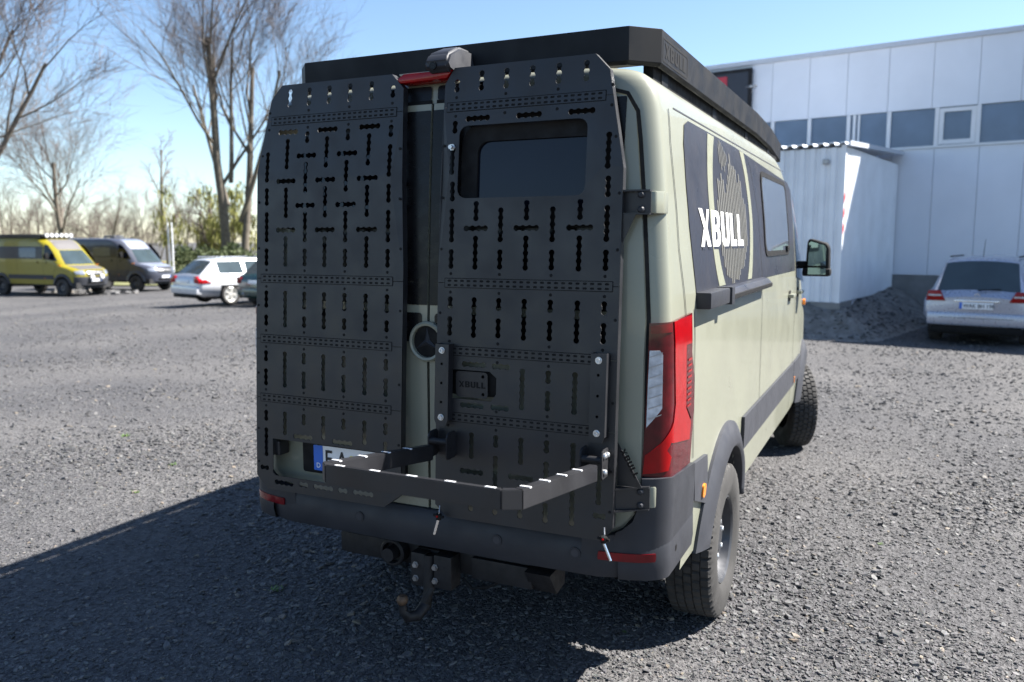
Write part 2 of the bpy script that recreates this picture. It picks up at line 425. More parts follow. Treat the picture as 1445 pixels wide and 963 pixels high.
def make_flare(name, parent, wy, sgn, m, r0=.435, r1=.555, dep=.042, zlo=.50):
    """ring shaped arch moulding standing proud of the body side"""
    mb = MB(); ths = np.linspace(R(-14), R(194), 40); vs = []; fs = []
    for t in ths:
        c, s = math.cos(t), math.sin(t)
        for r, o in ((r0, -.10), (r0, dep), (r0 + .02, dep + .012), (r1 - .035, dep * .75), (r1, .014), (r1 + .002, -.02)):
            y = wy + r * c * 1.0; z = .40 + r * s * 1.06
            z = max(z, zlo)
            vs.append((sgn * (float(side_x(np.array([y]), np.array([max(z, .5)]))[0]) + o), y, z))
    k = 6
    for i in range(len(ths) - 1):
        for j in range(k - 1): fs.append((i * k + j, i * k + j + 1, (i + 1) * k + j + 1, (i + 1) * k + j))
    fs.append(tuple(range(k))); fs.append(tuple((len(ths) - 1) * k + j for j in range(k))[::-1])
    mb.add(vs, fs); return mb.build(name, m, parent, smooth=True, angle=50)
def make_liner(parent, wy, sgn):
    mb = MB(); vs = []; fs = []; ths = np.linspace(0, math.pi, 20)
    for t in ths:
        for x in (.40, .90): vs.append((sgn * x, wy + .47 * math.cos(t), .38 + .50 * math.sin(t)))
    for i in range(19): fs.append((2 * i, 2 * i + 1, 2 * i + 3, 2 * i + 2))
    b = len(vs); vs.append((sgn * .40, wy, .38)); 
    for i in range(19): fs.append((b, 2 * i, 2 * i + 2))
    mb.add(vs, fs); return mb.build("wheel_housing", M['underbody'], parent, smooth=True)

# ------------------------------------------------------------------ one builder for every panel van
def build_van(root, paint, clad, bumper, film, band=True, front=True, hood=None, roofcol=None):
    body = link_mesh("body", shell_mesh().copy(), paint, root); shade(body, 50)
    mb = MB(); mb.box((-.86, -1.06, .60), (.86, -.45, .70)); mb.box((-.62, -.9, .54), (.62, -.6, .6)); mb.box((-.62, -.6, .42), (.62, 4.5, .55)); mb.box((-.9, .52, .44), (.9, 3.3, .52)); mb.box((-.88, 4.3, .36), (.88, 4.6, .6))
    mb.tube([(-.8, 0, .39), (.8, 0, .39)], .05, 10); mb.tube([(-.8, 3.8, .39), (.8, 3.8, .39)], .05, 10)
    mb.build("underbody", M['underbody'], root)
    for sgn in (1, -1):
        S = lambda y, z, g=sgn: mapS(y, z, g)
        make_flare("wheel_arch_moulding", root, 0.0, sgn, clad); make_flare("wheel_arch_moulding", root, 3.805, sgn, clad)
        make_liner(root, 0.0, sgn); make_liner(root, 3.805, sgn)
        # grey side mouldings
        decal("side_moulding", [[(.50, .735), (2.73, .735), (2.73, .925), (.46, .925)]], S, clad, root, .018, .016, .07)
        decal("side_moulding", [[(2.745, .735), (3.36, .735), (3.30, .925), (2.745, .925)]], S, clad, root, .018, .016, .07)
        decal("side_moulding", [[(-.758, .965), (-.50, .945), (-.43, .70), (-.712, .795)]], S, clad, root, .018, .016, .05)
        # door gaps
        gaps = [[(-.845, 1.42), (-.955, 1.85), (-.96, 2.25), (-.93, 2.38)], [(-.745, 1.61), (-.72, .98)], [(1.06, .735), (1.05, 1.62), (1.0, 2.05), (.87, 2.27), (.84, 2.33)], [(2.74, .55), (2.74, 1.5), (2.76, 2.28)], [(1.5, .63), (1.51, .64)], [(3.30, .93), (3.42, 1.10), (3.50, 1.48)]]
        for g in gaps: decal("panel_gap", [strip_loop(resample_open(g, .08), .008)], S, M['deep'], root, .0035, 0, .05)
        decal("roof_crease", [strip_loop(resample_open([(-.84, 2.395), (2.4, 2.395)], .1), .006)], S, clad, root, .002, 0, .06)
        # cab side window
        decal("cab_window", [[(2.80, 1.60), (3.62, 1.52), (3.30, 1.95), (3.02, 2.22), (2.82, 2.26)]], S, M['glass'], root, .005, 0, .08)
        for y in (2.39, 2.93):
            h = MB(); y0 = y
            x = float(side_x(np.array([y]), np.array([1.475]))[0])
            h.box((sgn * (x + .012) - .012, y - .085, 1.462), (sgn * (x + .03) + .012, y + .085, 1.490), .008)
            h.build("door_handle", paint, root, smooth=True)
            decal("handle_recess", [rrect(y - .06, 1.435, y + .06, 1.515, .03)], S, M['deep'], root, .004, 0, .04)
        # rear light on this corner
        Cn = lambda s, z, g=sgn: mapC(s, z, g)
        tl = decal("tail_light", [[(.42, 1.583), (1.986, 1.598), (2.019, 1.437), (2.181, 1.341), (2.23, 1.22), (2.06, .985), (1.383, .992), (.344, 1.014), (.38, 1.204), (.398, 1.394)]], Cn, M['darkred'], root, .012, .02, .07)
        decal("red_lens", [[(.92, 1.588), (1.918, 1.591), (1.935, 1.48), (1.609, 1.482), (1.676, 1.23), (1.993, 1.159), (1.925, 1.09), (.892, 1.137), (.777, 1.11), (.909, 1.082), (.827, 1.033), (.36, 1.023), (.388, 1.095), (.637, 1.137), (1.0, 1.214), (1.08, 1.276)]], Cn, M['red'], tl, .016, .008, .05)
        decal("crimson_lens", [[(.44, 1.574), (.86, 1.582), (.86, 1.55), (.44, 1.545)]], Cn, M['midred'], tl, .015, .006, .05)
        decal("crimson_lens", [[(1.69, 1.24), (1.63, 1.47), (1.97, 1.44), (2.12, 1.335), (2.17, 1.22), (2.02, 1.17)]], Cn, M['darkred'], tl, .0155, .006, .05)
        decal("clear_lens", [[(.425, 1.484), (.59, 1.484), (.645, 1.468), (.65, 1.27), (.40, 1.20), (.41, 1.353)]], Cn, M['clear'], tl, .0165, .006, .03)
        for i in range(7):
            z = 1.20 + i * .038
            decal("lens_rib", [strip_loop([(.425, z + .032), (.635, z + .048)], .004)], Cn, M['steel'], tl, .0185, 0, .03)
        for i in range(9):
            z = 1.235 + i * .023; decal("lens_rib", [strip_loop([(1.72, z), (1.94, z)], .009)], Cn, M['red'], tl, .0175, 0, .05)
        o = MB(); sm = decal("side_marker", [rrect(-.575, .765, -.520, .825, .02)], S, M['orange'], root, .026, .012, .03)
        decal("side_marker", [rrect(2.80, .75, 2.835, .80, .01)], S, M['orange'], root, .022, .006, .03)
        decal("repeater_lamp", [rrect(3.62, 1.32, 3.78, 1.37, .02)], S, M['orange'], root, .02, .02, .05)
    # wheels
    make_wheel(root, (.893, 0, .385), 0); make_wheel(root, (-.893, 0, .385), math.pi)
    return body
def resample_open(P, step):
    out = []
    for a, b in zip(P[:-1], P[1:]):
        a = np.array(a, float); b = np.array(b, float); k = max(1, int(np.linalg.norm(b - a) / step))
        out += [tuple(a + (b - a) * j / k) for j in range(k)]
    return out + [P[-1]]
def bump_fade(u): return 1 - .62 * np.clip((u + .3) / 1.2, 0, 1)
def rear_bumper(root, m):
    vs = []; fs = []
    prof = [(-.03, .775), (.030, .772), (.050, .750), (.056, .66), (.042, .615), (-.04, .60)]
    us = []
    for s in np.linspace(-2.875, 0, 16): us.append(s)
    for s in np.linspace(0, 1, 14)[1:]: us.append(s)
    for s in np.linspace(1, 2.31, 8)[1:]: us.append(s)
    path = []
    for sg in (-1, 1):
        L = [(sg, u) for u in us]; path += L[::-1] if sg < 0 else L[1:]
    for sg, u in path:
        for off, z in prof:
            fade = bump_fade(u)
            zz = np.array([.8]); P0 = mapC(np.array([u]), zz, sg)[0]; e = 1e-3
            T = mapC(np.array([u + e]), zz, sg)[0] - mapC(np.array([u - e]), zz, sg)[0]; N = np.array([T[1], -T[0], 0]) * sg; N /= np.linalg.norm(N)
            q = P0 + N * off * fade; vs.append((q[0], q[1], z + (.0 if u < .2 else 0.0)))
    k = len(prof); n = len(path)
    for i in range(n - 1):
        for j in range(k - 1): fs.append((i * k + j, i * k + j + 1, (i + 1) * k + j + 1, (i + 1) * k + j))
    b = MB(); b.add(vs, fs); bp = b.build("rear_bumper", m, root, smooth=True, angle=40)
    for sgn in (1, -1):
        Cn = lambda s, z, g=sgn: mapC(s, z, g)
        outer = [(2.24, .972), (.80, 1.008), (.35, 1.010), (.345, .96), (.31, .90), (.25, .845), (.12, .81), (-.08, .78), (-.42, .762), (-.42, .70), (2.31, .68), (2.31, .79)]
        decal("bumper_corner", [outer], Cn, m, bp, lambda u: .052 * bump_fade(u) + .001, .04, .05)
        decal("reflector", [rrect(-.18, .690, .62, .722, .012)], Cn, M['midred'], bp, lambda u: .0585 * bump_fade(u) + .002, .01, .05)
        decal("parking_sensor", [disc(.9, .700, .022, 14)], lambda s, z, g=sgn: mapC(1.285 + (s - .9) / .28, z, g), M['bumper'], bp, .0245, .01, .05)
        decal("parking_sensor", [disc(.9, .700, .014, 12)], lambda s, z, g=sgn: mapC(1.285 + (s - .9) / .28, z, g), M['deep'], bp, .0265, .005, .05)
    for x in (.66, .33, -.33):
        decal("parking_sensor", [disc(x, .70, .022, 16)], mapR, M['bumper'], bp, .0575, .004, .05)
        decal("parking_sensor", [disc(x, .70, .015, 16)], mapR, M['clad'], bp, .0585, .004, .05)
    return bp

# ------------------------------------------------------------------ THE CAMPER VAN
van = empty("camper_van", (0, 0, 0), 0, "sage green off-road camper van in the foreground with perforated black rear panels", "camper van")
build_van(van, M['paint'], M['clad'], M['bumper'], M['film'])
rear_bumper(van, M['bumper'])
wf = make_wheel(van, (.875, 3.805, .385), R(25)); make_wheel(van, (-.86, 3.805, .385), math.pi + R(24))

# rear doors: two skins with a real gap between them
def door_loop(g):
    pts = [(.006, .775), (.006, 2.425), (.60, 2.425), (.74, 2.42), (.80, 2.40), (.832, 2.34), (.842, 2.24), (.868, 2.0), (.883, 1.78), (.895, 1.6), (.893, .98), (.87, .87), (.83, .82), (.76, .785), (.62, .775)]
    return [(g * x, z) for x, z in pts]
doors = {}
for g in (1, -1):
    d = decal("rear_door", [door_loop(g)], mapR, M['paint'], van, .016, .02, .05); doors[g] = d
    decal("door_gap", [strip_loop(resample_open([(g * .835, .80), (g * .88, .86), (g * .907, .99), (g * .907, 1.6), (g * .893, 1.80), (g * .878, 2.0), (g * .852, 2.25), (g * .838, 2.35), (g * .80, 2.415), (g * .74, 2.432), (g * .01, 2.437)], .06), .014)], mapR, M['deep'], van, .004, 0, .04)
    # dark film fields on the door
    def film_rect(x0, z0, x1, z1, r): return [rrect(min(g * x0, g * x1), z0, max(g * x0, g * x1), z1, r)]
    decal("door_film", film_rect(.0055, 1.622, .80 if g > 0 else .675, 2.400, .005), mapR, M['gloss'], d, .019, 0, .06)
    decal("roof_end_film", film_rect(.014, 2.442, .30, 2.498, .012), mapR, M['gloss'], van, .006, 0, .05)
    decal("door_film", film_rect(.030, 1.47, .80 if g > 0 else .675, 1.590, .015), mapR, M['gloss'], d, .019, 0, .06)
    # window with raised frame
    wf_ = decal("door_window_frame", [rrect(g * .46 - .31, 1.93, g * .46 + .31, 2.325, .07), rrect(g * .46 - .24, 2.0, g * .46 + .24, 2.262, .045)], mapR, M['deep'], d, .036, .02, .06)
    decal("window_pane", [rrect(g * .46 - .245, 1.995, g * .46 + .245, 2.268, .045)], mapR, M['glass'], wf_, .024, 0, .08)
decal('door_joint', [[(-.012, .78), (.012, .78), (.012, 2.43), (-.012, 2.43)]], mapR, M['deep'], van, .003, 0, .05)
# emblem: ring with a three pointed star, on the door joint
em = MB(); 
E0 = (0.0, -1.216, 1.475)
em.lathe([(-.001, .084), (-.014, .082), (-.020, .075), (-.017, .066), (-.004, .064)], E0, 1, 40)
emb = em.build("emblem", M['paint'], van, smooth=True)
mb = MB(); mb.lathe([(-.004, .0645), (-.004, .001)], E0, 1, 40); mb.build("emblem_disc", M['deep'], emb, smooth=True)
mb = MB()
for k in range(3):
    a = R(90 + 120 * k); t = (E0[0] + .060 * math.cos(a), -1.222, E0[2] + .060 * math.sin(a)); c = (E0[0], -1.232, E0[2])
    l = (E0[0] + .014 * math.cos(a + R(60)), -1.221, E0[2] + .014 * math.sin(a + R(60))); r = (E0[0] + .014 * math.cos(a - R(60)), -1.221, E0[2] + .014 * math.sin(a - R(60)))
    mb.add([c, l, t, r], [(0, 1, 2), (0, 2, 3), (1, 3, 2), (0, 3, 1)])
mb.build("emblem_star", M['bumper'], emb)
mb = MB(); mb.prism(rrect(.055, 1.385, .10, 1.45, .02), 1, -1.228, -1.212, .004); mb.build("door_lock", M['bumper'], doors[1], smooth=True)
# third brake light and roof-edge camera
mb = MB(); mb.prism([(-.135, 2.510), (.085, 2.514), (.112, 2.546), (-.115, 2.546), (-.145, 2.528)], 1, -1.192, -1.02, .006); mb.build("brake_light", M['red'], van, smooth=True)
mb = MB(); mb.prism([(-.15, 2.5475), (.125, 2.5475), (.125, 2.553), (-.15, 2.553)], 1, -1.165, -1.0); mb.build("roof_lip", M['paint'], van)
bm = bmesh.new()
pr = [(-1.225, 2.538), (-1.24, 2.565), (-1.215, 2.606), (-1.11, 2.650), (-1.01, 2.650), (-1.01, 2.555), (-1.18, 2.534)]
hw = [.050, .058, .052, .040, .040, .062, .058]
Lv = [bm.verts.new((.062 - w, y, z)) for (y, z), w in zip(pr, hw)]; Rv = [bm.verts.new((.062 + w, y, z)) for (y, z), w in zip(pr, hw)]
bm.faces.new(Lv); bm.faces.new(Rv[::-1])
for i in range(7): bm.faces.new((Lv[i], Rv[i], Rv[(i + 1) % 7], Lv[(i + 1) % 7]))
bmesh.ops.recalc_face_normals(bm, faces=bm.faces); bmesh.ops.bevel(bm, geom=bm.edges[:], offset=.012, segments=3, affect='EDGES')
mb = MB(); mb.bm(bm); cmr = mb.build("rear_view_camera", M['bumper'], van, smooth=True, angle=60)
mb = MB(); mb.lathe([(-.006, .012), (-.006, .001)], (.05, -1.234, 2.556), 1, 14); mb.lathe([(0, .016), (-.006, .015), (-.006, .011)], (.05, -1.234, 2.556), 1, 14); mb.build("camera_lens", M['gloss'], cmr)

# number plate on the left door
def flat(y): return lambda u, v, w: np.stack([u, y + 0 * u - w, v], -1)
mb = MB(); plate(mb, [rrect(-.648, .858, -.105, .995, .012)], flat(-1.232), .014); npl = mb.build("number_plate", M['deep'], doors[-1])
mb = MB(); plate(mb, [rrect(-.585, .872, -.112, .986, .008)], flat(-1.234), 0); mb.build("plate_face", M['plate'], npl)
mb = MB(); plate(mb, [rrect(-.585, .872, -.535, .986, .004)], flat(-1.2355), 0); mb.build("euro_band", M['plateblue'], npl)
def put_text(name, body, x, z, h, y, m, parent, wscale=1.0):
    v, f = text_loops(body); P = [(x + p[0] * h * wscale, y, z + p[1] * h) for p in v]
    b = MB(); b.add(P, f); return b.build(name, m, parent)
put_text("plate_letter", "E", -.520, .893, .076, -1.2362, M['ink'], npl, .80); put_text("plate_letter", "A", -.462, .893, .076, -1.2362, M['ink'], npl, .80)
put_text("plate_letter", "X", -.345, .893, .076, -1.2362, M['ink'], npl, .80)
put_text("plate_letter", "D", -.569, .885, .022, -1.2368, M['plate'], npl)
mb = MB(); plate(mb, [disc(-.378, .936, .021, 16)], flat(-1.2364), 0); mb.build("plate_seal", M['plateyellow'], npl)
# grab handle behind the panel opening
mb = MB(); mb.box((.13, -1.262, 1.275), (.335, -1.216, 1.375), .012); hd = mb.build("door_grip", M['deep'], doors[1], smooth=True)
mb = MB(); plate(mb, [rrect(.165, 1.272, .305, 1.375, .014), disc(.285, 1.358, .007, 10), disc(.285, 1.288, .007, 10)], flat(-1.281), .004); gp = mb.build("grip_plate", M['black'], hd)
mb = MB()
for shp in XB: plate(mb, [[(.178 + .118 * u, 1.312 + .024 * v) for u, v in L] for L in shp], flat(-1.2822), 0)
mb.build("grip_lettering", M['deep'], hd)

# ---- perforated panels
def panel_y(z): return np.interp(z, [.7, 1.3, 2.15, 2.62], [-1.315, -1.29, -1.24, -1.182])
def panel_map(u, v, w): return np.stack([u, panel_y(v) - w, v], -1)
SP = .0272
CL = [-.793, -.687, -.583, -.478, -.372, -.265, -.160]; CR = [.136, .242, .348, .455, .561, .668, .771]
HL = []; HR = []
for i, x in enumerate(CL):
    if i > 0: HL.append((x, 2.519 if i < 6 else 2.494, 3 if i < 6 else 2, 'v'))
for i, x in enumerate(CR):
    if i < 6: HR.append((x, 2.519 if i > 0 else 2.493, 3 if i > 0 else 2, 'v'))
for i in (1, 3, 5):
    HL += [(CL[i] - .041, z, 4, 'h') for z in (2.347, 2.138, 1.929)] + [(CL[i], 2.308, 5, 'v'), (CL[i], 2.1, 5, 'v'), (CL[i], 1.891, 5, 'v')]
for i in (2, 4):
    HL += [(CL[i] - .041, z, 4, 'h') for z in (2.243, 2.033)] + [(CL[i], 2.334, 2, 'v'), (CL[i], 2.205, 5, 'v'), (CL[i], 1.996, 5, 'v'), (CL[i], 1.839, 3, 'v')]
HL += [(CL[0], 2.255, 5, 'v'), (CL[0], 2.1, 3, 'v'), (CL[0], 1.996, 5, 'v'), (CL[0], 1.839, 3, 'v')]
HL += [(CL[6], 2.337, 2, 'v'), (CL[6], 2.259, 5, 'v'), (CL[6], 2.101, 3, 'v'), (CL[6], 1.996, 5, 'v'), (CL[6], 1.839, 3, 'v')]
HR += [(.234 - .041, 2.349, 4, 'h'), (.449 - .041, 2.348, 4, 'h'), (.658 - .041, 2.348, 4, 'h')]
HR += [(CR[0], 2.334, 2, 'v'), (.131, 2.23, 4, 'v'), (CR[0], 2.1, 3, 'v'), (CR[0], 1.996, 5, 'v'), (CR[0], 1.839, 3, 'v'), (.767, 2.257, 5, 'v'), (CR[6], 2.102, 3, 'v'), (CR[6], 1.998, 5, 'v'), (CR[6], 1.84, 3, 'v')]
for i in (1, 3, 5): HR += [(CR[i], 2.023, 3, 'v'), (CR[i] - .041, 1.93, 4, 'h'), (CR[i], 1.891, 5, 'v')]
for i in (2, 4): HR += [(CR[i], 1.997, 5, 'v'), (CR[i], 1.839, 3, 'v')]
for i in range(7):
    if i in (0, 2, 4, 6):
        HL += [(CL[i], 1.655, 3, 'v'), (CL[i], 1.549, 2, 'v'), (CL[i], 1.391, 2, 'v'), (CL[i], 1.311, 3, 'v')]; HR += [(CR[i], 1.655, 2, 'v'), (CR[i], 1.577, 3, 'v')]
    else:
        HL += [(CL[i], 1.655, 6, 'v'), (CL[i], 1.391, 6, 'v')]; HR += [(CR[i], 1.655, 6, 'v')]
HR += [(.206, 1.404, 4, 'h'), (.337, 1.403, 3, 'h'), (.201, 1.2435, 4, 'h'), (.335, 1.244, 3, 'h'), (CR[3], 1.391, 6, 'v'), (CR[4], 1.391, 2, 'v'), (CR[4], 1.314, 3, 'v'), (CR[5], 1.392, 6, 'v')]
HL += [(CL[i], 1.125, 2, 'v') for i in (0, 2, 4, 6)] + [(CL[i], 1.126, 4, 'v') for i in (1, 3, 5)] + [(CL[6], 1.048, 2, 'v'), (CL[0], 1.046, 5, 'v'), (-.817, .875, 2, 'h'), (-.63, 1.034, 4, 'h'), (-.42, 1.031, 4, 'h')]
HL += [(-.735, .817, 4, 'h'), (-.60, .823, 2, 'h'), (-.52, .823, 4, 'h'), (-.39, .823, 2, 'h'), (-.312, .825, 4, 'h')]
HR += [(CR[1], 1.126, 4, 'v'), (CR[2], 1.126, 2, 'v'), (CR[3], 1.127, 4, 'v'), (CR[4], 1.128, 2, 'v'), (CR[5], 1.129, 4, 'v'), (CR[2], 1.045, 5, 'v'), (CR[4], 1.047, 5, 'v'), (.203, .981, 4, 'h'), (.415, .983, 4, 'h'), (CR[5], .974, 6, 'v'), (CR[6], 1.04, 5, 'v')]
HR += [(CR[1], .861, 2, 'v'), (CR[2], .888, 3, 'v'), (CR[3], .944, 5, 'v'), (CR[4], .888, 3, 'v'), (.762, .88, 2, 'h')]
STR = (2.398, 1.719, 1.454, 1.192)
def clip_poly(P, z0, z1):
    for lim, s in ((z0, 1), (z1, -1)):
        out = []
        for i in range(len(P)):
            a, b = P[i], P[(i + 1) % len(P)]; fa, fb = s * (a[1] - lim), s * (b[1] - lim)
            if fa >= 0: out.append(a)
            if (fa >= 0) != (fb >= 0):
                t = fa / (fa - fb); out.append((a[0] + (b[0] - a[0]) * t, a[1] + (b[1] - a[1]) * t))
        P = out
    return P
def make_panel(outline, holes, windows, xs, side):
    pn = None
    root = empty("perforated_panel"); root.parent = van
    zz = [3.0] + list(STR) + [.5]
    for a, b in zip(zz[:-1], zz[1:]):
        z1, z0 = a - (.0012 if a < 3 else 0), b + (.0012 if b > .5 else 0)
        loop = clip_poly(outline, z0, z1)
        # notch for the track strips, so that the plate really ends beside them
        loops = [loop]
        for (u, v, n, d) in holes:
            if z0 < v < z1: loops.append(chain(u, v, n, d))
        for wloop in windows:
            c = sum(p[1] for p in wloop) / len(wloop)
            if z0 < c < z1: loops.append(wloop)
        mb = MB(); plate(mb, loops, panel_map, .004); mb.build("panel_plate", M['black'], root)
    for zs in STR:
        # dark recess and two rows of slots
        fr = MB(); x0_, x1_ = (xs if zs < 2 else ((-.780, -.138) if side < 0 else (.098, .746)))
        def out(off): return lambda u, v, w: np.stack([u, panel_y(v) - off - w, v], -1)
        plate(fr, [rrect(x0_ - .003, zs - .0195, x1_ + .003, zs + .0195, .002, 3)], out(.0008), .0004); st = fr.build("track_recess", M['deep'], root)
        sl = []; nn = 24
        for i in range(nn):
            cx = x0_ + .02 + (x1_ - x0_ - .04) * i / (nn - 1)
            for dz in (.0085, -.0085): sl.append(rrect(cx - .0085, zs + dz - .0042, cx + .0085, zs + dz + .0042, .004, 3))
        tr = MB(); plate(tr, [rrect(x0_, zs - .0165, x1_, zs + .0165, .002, 3)] + sl, out(.0022), .0012); tr.build("track_strip", M['black'], st)
    # flange folded towards the door all round
    mb = MB(); L = [p for p in outline]; n = len(L); vs = []; fs = []
    L = resample(L, .2); n = len(L)
    for u, v in L:
        y = float(panel_y(v)); dp = .085 if u < -.76 else .034; vs += [(u, y + .001, v), (u, y + dp, v), (u + (0.003 if u < sum(xs) / 2 else -.003), y + dp, v), (u + (.003 if u < sum(xs) / 2 else -.003), y + .0045, v)]
    for i in range(n):
        j = (i + 1) % n
        for k in range(4): fs.append((4 * i + k, 4 * j + k, 4 * j + (k + 1) % 4, 4 * i + (k + 1) % 4))
    mb.add(vs, fs); mb.build("folded_edge", M['black'], root)
    rv = MB()
    cols = (CL if side < 0 else CR)
    for zs in STR:
        for x in (cols[0], cols[2], cols[4], cols[6]):
            if xs[0] - .02 < x < xs[1] + .02:
                for dz in (.036, -.036): rv.lathe([(0, .0065), (-.0015, .0055), (-.0015, .0005)], (x, float(panel_y(zs + dz)), zs + dz), 1, 8)
    for z in (2.25, 2.05, 1.85, 1.6, 1.3, 1.05, .9):
        for x in ((outline_x(outline, z, -1) + .012), (outline_x(outline, z, 1) - .012)):
            rv.lathe([(0, .006), (-.0015, .005), (-.0015, .0005)], (x, float(panel_y(z)), z), 1, 8)
    tag(rv.build("rivet_heads", M['deep'], root), kind='stuff')
    return root
def outline_x(P, z, s):
    xs = []
    for i in range(len(P)):
        a, b = P[i], P[(i + 1) % len(P)]
        if (a[1] - z) * (b[1] - z) < 0: xs.append(a[0] + (b[0] - a[0]) * (z - a[1]) / (b[1] - a[1]))
    return min(xs) if s < 0 else max(xs)
OL = [(-.733, 2.55), (-.168, 2.55), (-.110, 2.49), (-.083, 1.75), (-.083, .842), (-.165, .782), (-.786, .780), (-.848, .838), (-.848, 2.18), (-.787, 2.49)]
OR = [(.122, 2.55), (.700, 2.55), (.757, 2.49), (.826, 2.14), (.828, .84), (.790, .788), (.135, .785), (.081, .83), (.079, 1.75), (.083, 2.49)]
pL = make_panel(OL, HL, [[(-.756, 1.011), (-.21, 1.011), (-.21, .846), (-.740, .846), (-.756, .858)]], (-.821, -.134), -1)
pR = make_panel(OR, HR, [rrect(.157, 2.046, .684, 2.323, .035), [(.150, 1.381), (.316, 1.381), (.346, 1.358), (.346, 1.295), (.325, 1.266), (.150, 1.266)]], (.112, .80), 1)
mb = MB(); mb.lathe([(0, .013), (-.006, .013), (-.006, .009), (-.022, .009), (-.022, .0005)], (.13, float(panel_y(2.243)), 2.243), 1, 6); mb.build("panel_bolt", M['zinc'], pR)

# ---- folding carrier on the right panel
fc = empty("folding_carrier"); fc.parent = van
for x, sg in ((.126, -1), (.771, 1)):
    y0 = float(panel_y(1.45)); y1 = float(panel_y(1.17))
    mb = MB()
    o_ = [(x - .030, 1.482), (x + .030, 1.482), (x + .030, 1.185), (x + .020, 1.16), (x - .020, 1.16), (x - .030, 1.185)]
    hl = [o_] + [disc(x, z, .0055, 10) for z in (1.405, 1.33, 1.255)]
    plate(mb, hl, lambda u, v, w: np.stack([u, panel_y(v) - .040 - w, v], -1), .004)
    for xx in (x - .029, x + .026): 
        mb.add([(xx, float(panel_y(z)) - d, z) for z in (1.482, 1.18) for d in (.001, .0395)] + [(xx + .003, float(panel_y(z)) - d, z) for z in (1.482, 1.18) for d in (.001, .0395)], [(0, 1, 3, 2), (4, 6, 7, 5), (0, 4, 5, 1), (2, 3, 7, 6), (0, 2, 6, 4), (1, 5, 7, 3)])
    up = mb.build("carrier_upright", M['black'], fc)
    for z in (1.458, 1.195):
        mb = MB(); mb.lathe([(0, .013), (-.002, .013), (-.002, .0095), (-.010, .009), (-.010, .005), (-.006, .0045), (-.006, .0005)], (x, float(panel_y(z)) - .0395, z), 1, 16); mb.build("upright_bolt", M['zinc'], up, smooth=True)
    # pivot plates
    yb = float(panel_y(1.12)) - .004
    for k_, xx in enumerate((x + .034 * sg, x - .047 * sg)):
        br = MB(); br.prism([(yb + .0, 1.045), (yb - .012, 1.036), (yb - .066, 1.036), (yb - .075, 1.046), (yb - .075, 1.122), (yb - .066, 1.136), (yb - .05, 1.142), (yb - .012, 1.142), (yb, 1.13)], 0, xx - .003, xx + .003, .001)
        b_ = br.build("pivot_bracket", M['darksteel'], fc); bo = b_ if k_ == 0 else bo
    for yy, zz in ((yb - .022, 1.118), (yb - .052, 1.120), (yb - .048, 1.060)):
        mb = MB(); xo = x + .0375 * sg
        mb.lathe([(0, .0105), (.006 * sg, .0095), (.009 * sg, .006), (.009 * sg, .0005)], (xo, yy, zz), 0, 14); mb.build("bracket_bolt", M['zinc'], bo, smooth=True)
    mb = MB(); mb.tube([(x - .046 * sg, yb - .06, 1.105), (x + .033 * sg, yb - .06, 1.105)], .013, 12); mb.build("pivot_tube", M['darksteel'], fc, smooth=True)
# tray arms rise gently outwards (about seven degrees)
A0 = -1.40; A1 = -2.08; ZA0, ZA1 = 1.098, 1.192
def zt(y): return ZA0 + (ZA1 - ZA0) * (y - A0) / (A1 - A0)
XL, XRr, CH = .098, .80, .046; HB = .060; TK = .032
outer = [(XL, A0), (XL, A1 + CH), (XL + CH, A1), (XRr - CH, A1), (XRr, A1 + CH), (XRr, A0)]
inner = [(XL + TK, A0), (XL + TK, A1 + CH + .012), (XL + CH + .012, A1 + TK), (XRr - CH - .012, A1 + TK), (XRr - TK, A1 + CH + .012), (XRr - TK, A0)]
def bar(name, i):
    vs = []; 
    for P in (outer[i], outer[i + 1], inner[i + 1], inner[i]):
        z = zt(P[1]); vs += [(P[0], P[1], z), (P[0], P[1], z - HB)]
    b = bmesh.new(); V = [b.verts.new(v) for v in vs]
    for f in ((0, 2, 4, 6), (1, 7, 5, 3), (0, 1, 3, 2), (2, 3, 5, 4), (4, 5, 7, 6), (6, 7, 1, 0)): b.faces.new([V[k] for k in f])
    bmesh.ops.recalc_face_normals(b, faces=b.faces); bmesh.ops.bevel(b, geom=b.edges[:], offset=.0028, segments=2, affect='EDGES')
    m_ = MB(); m_.bm(b); return m_.build(name, M['black'], tray, smooth=True, angle=50)
tray = empty("carrier_frame"); tray.parent = fc
for i, nm in enumerate(("frame_arm", "frame_corner", "frame_front_bar", "frame_corner", "frame_arm")): bar(nm, i)
def slot_at(x, y, rz=0):  # pale plate laid on the bar to imitate a sunlit slot
    z = zt(y) + .0012; l, w = .0165, .0065; tl = (ZA1 - ZA0) / (A1 - A0)
    c, s = math.cos(rz), math.sin(rz); P = []
    for u, v in ((-l, -w), (l, -w), (l, w), (-l, w)):
        q = (x + u * c - v * s, y + u * s + v * c); P.append((q[0], q[1], z + tl * (q[1] - y)))
    m_ = MB(); m_.add(P + [(p[0], p[1], p[2] - .004) for p in P], [(0, 1, 2, 3), (4, 7, 6, 5), (0, 4, 5, 1), (1, 5, 6, 2), (2, 6, 7, 3), (3, 7, 4, 0)]); m_.build("lit_slot_patch", M['slotlit'], tray)
for i in range(5): slot_at(XL + .09 + i * .131, A1 + TK * .55)
for i in range(4):
    slot_at(XRr - TK * .5, A1 + .10 + i * .14); slot_at(XL + TK * .5, A1 + .10 + i * .14)

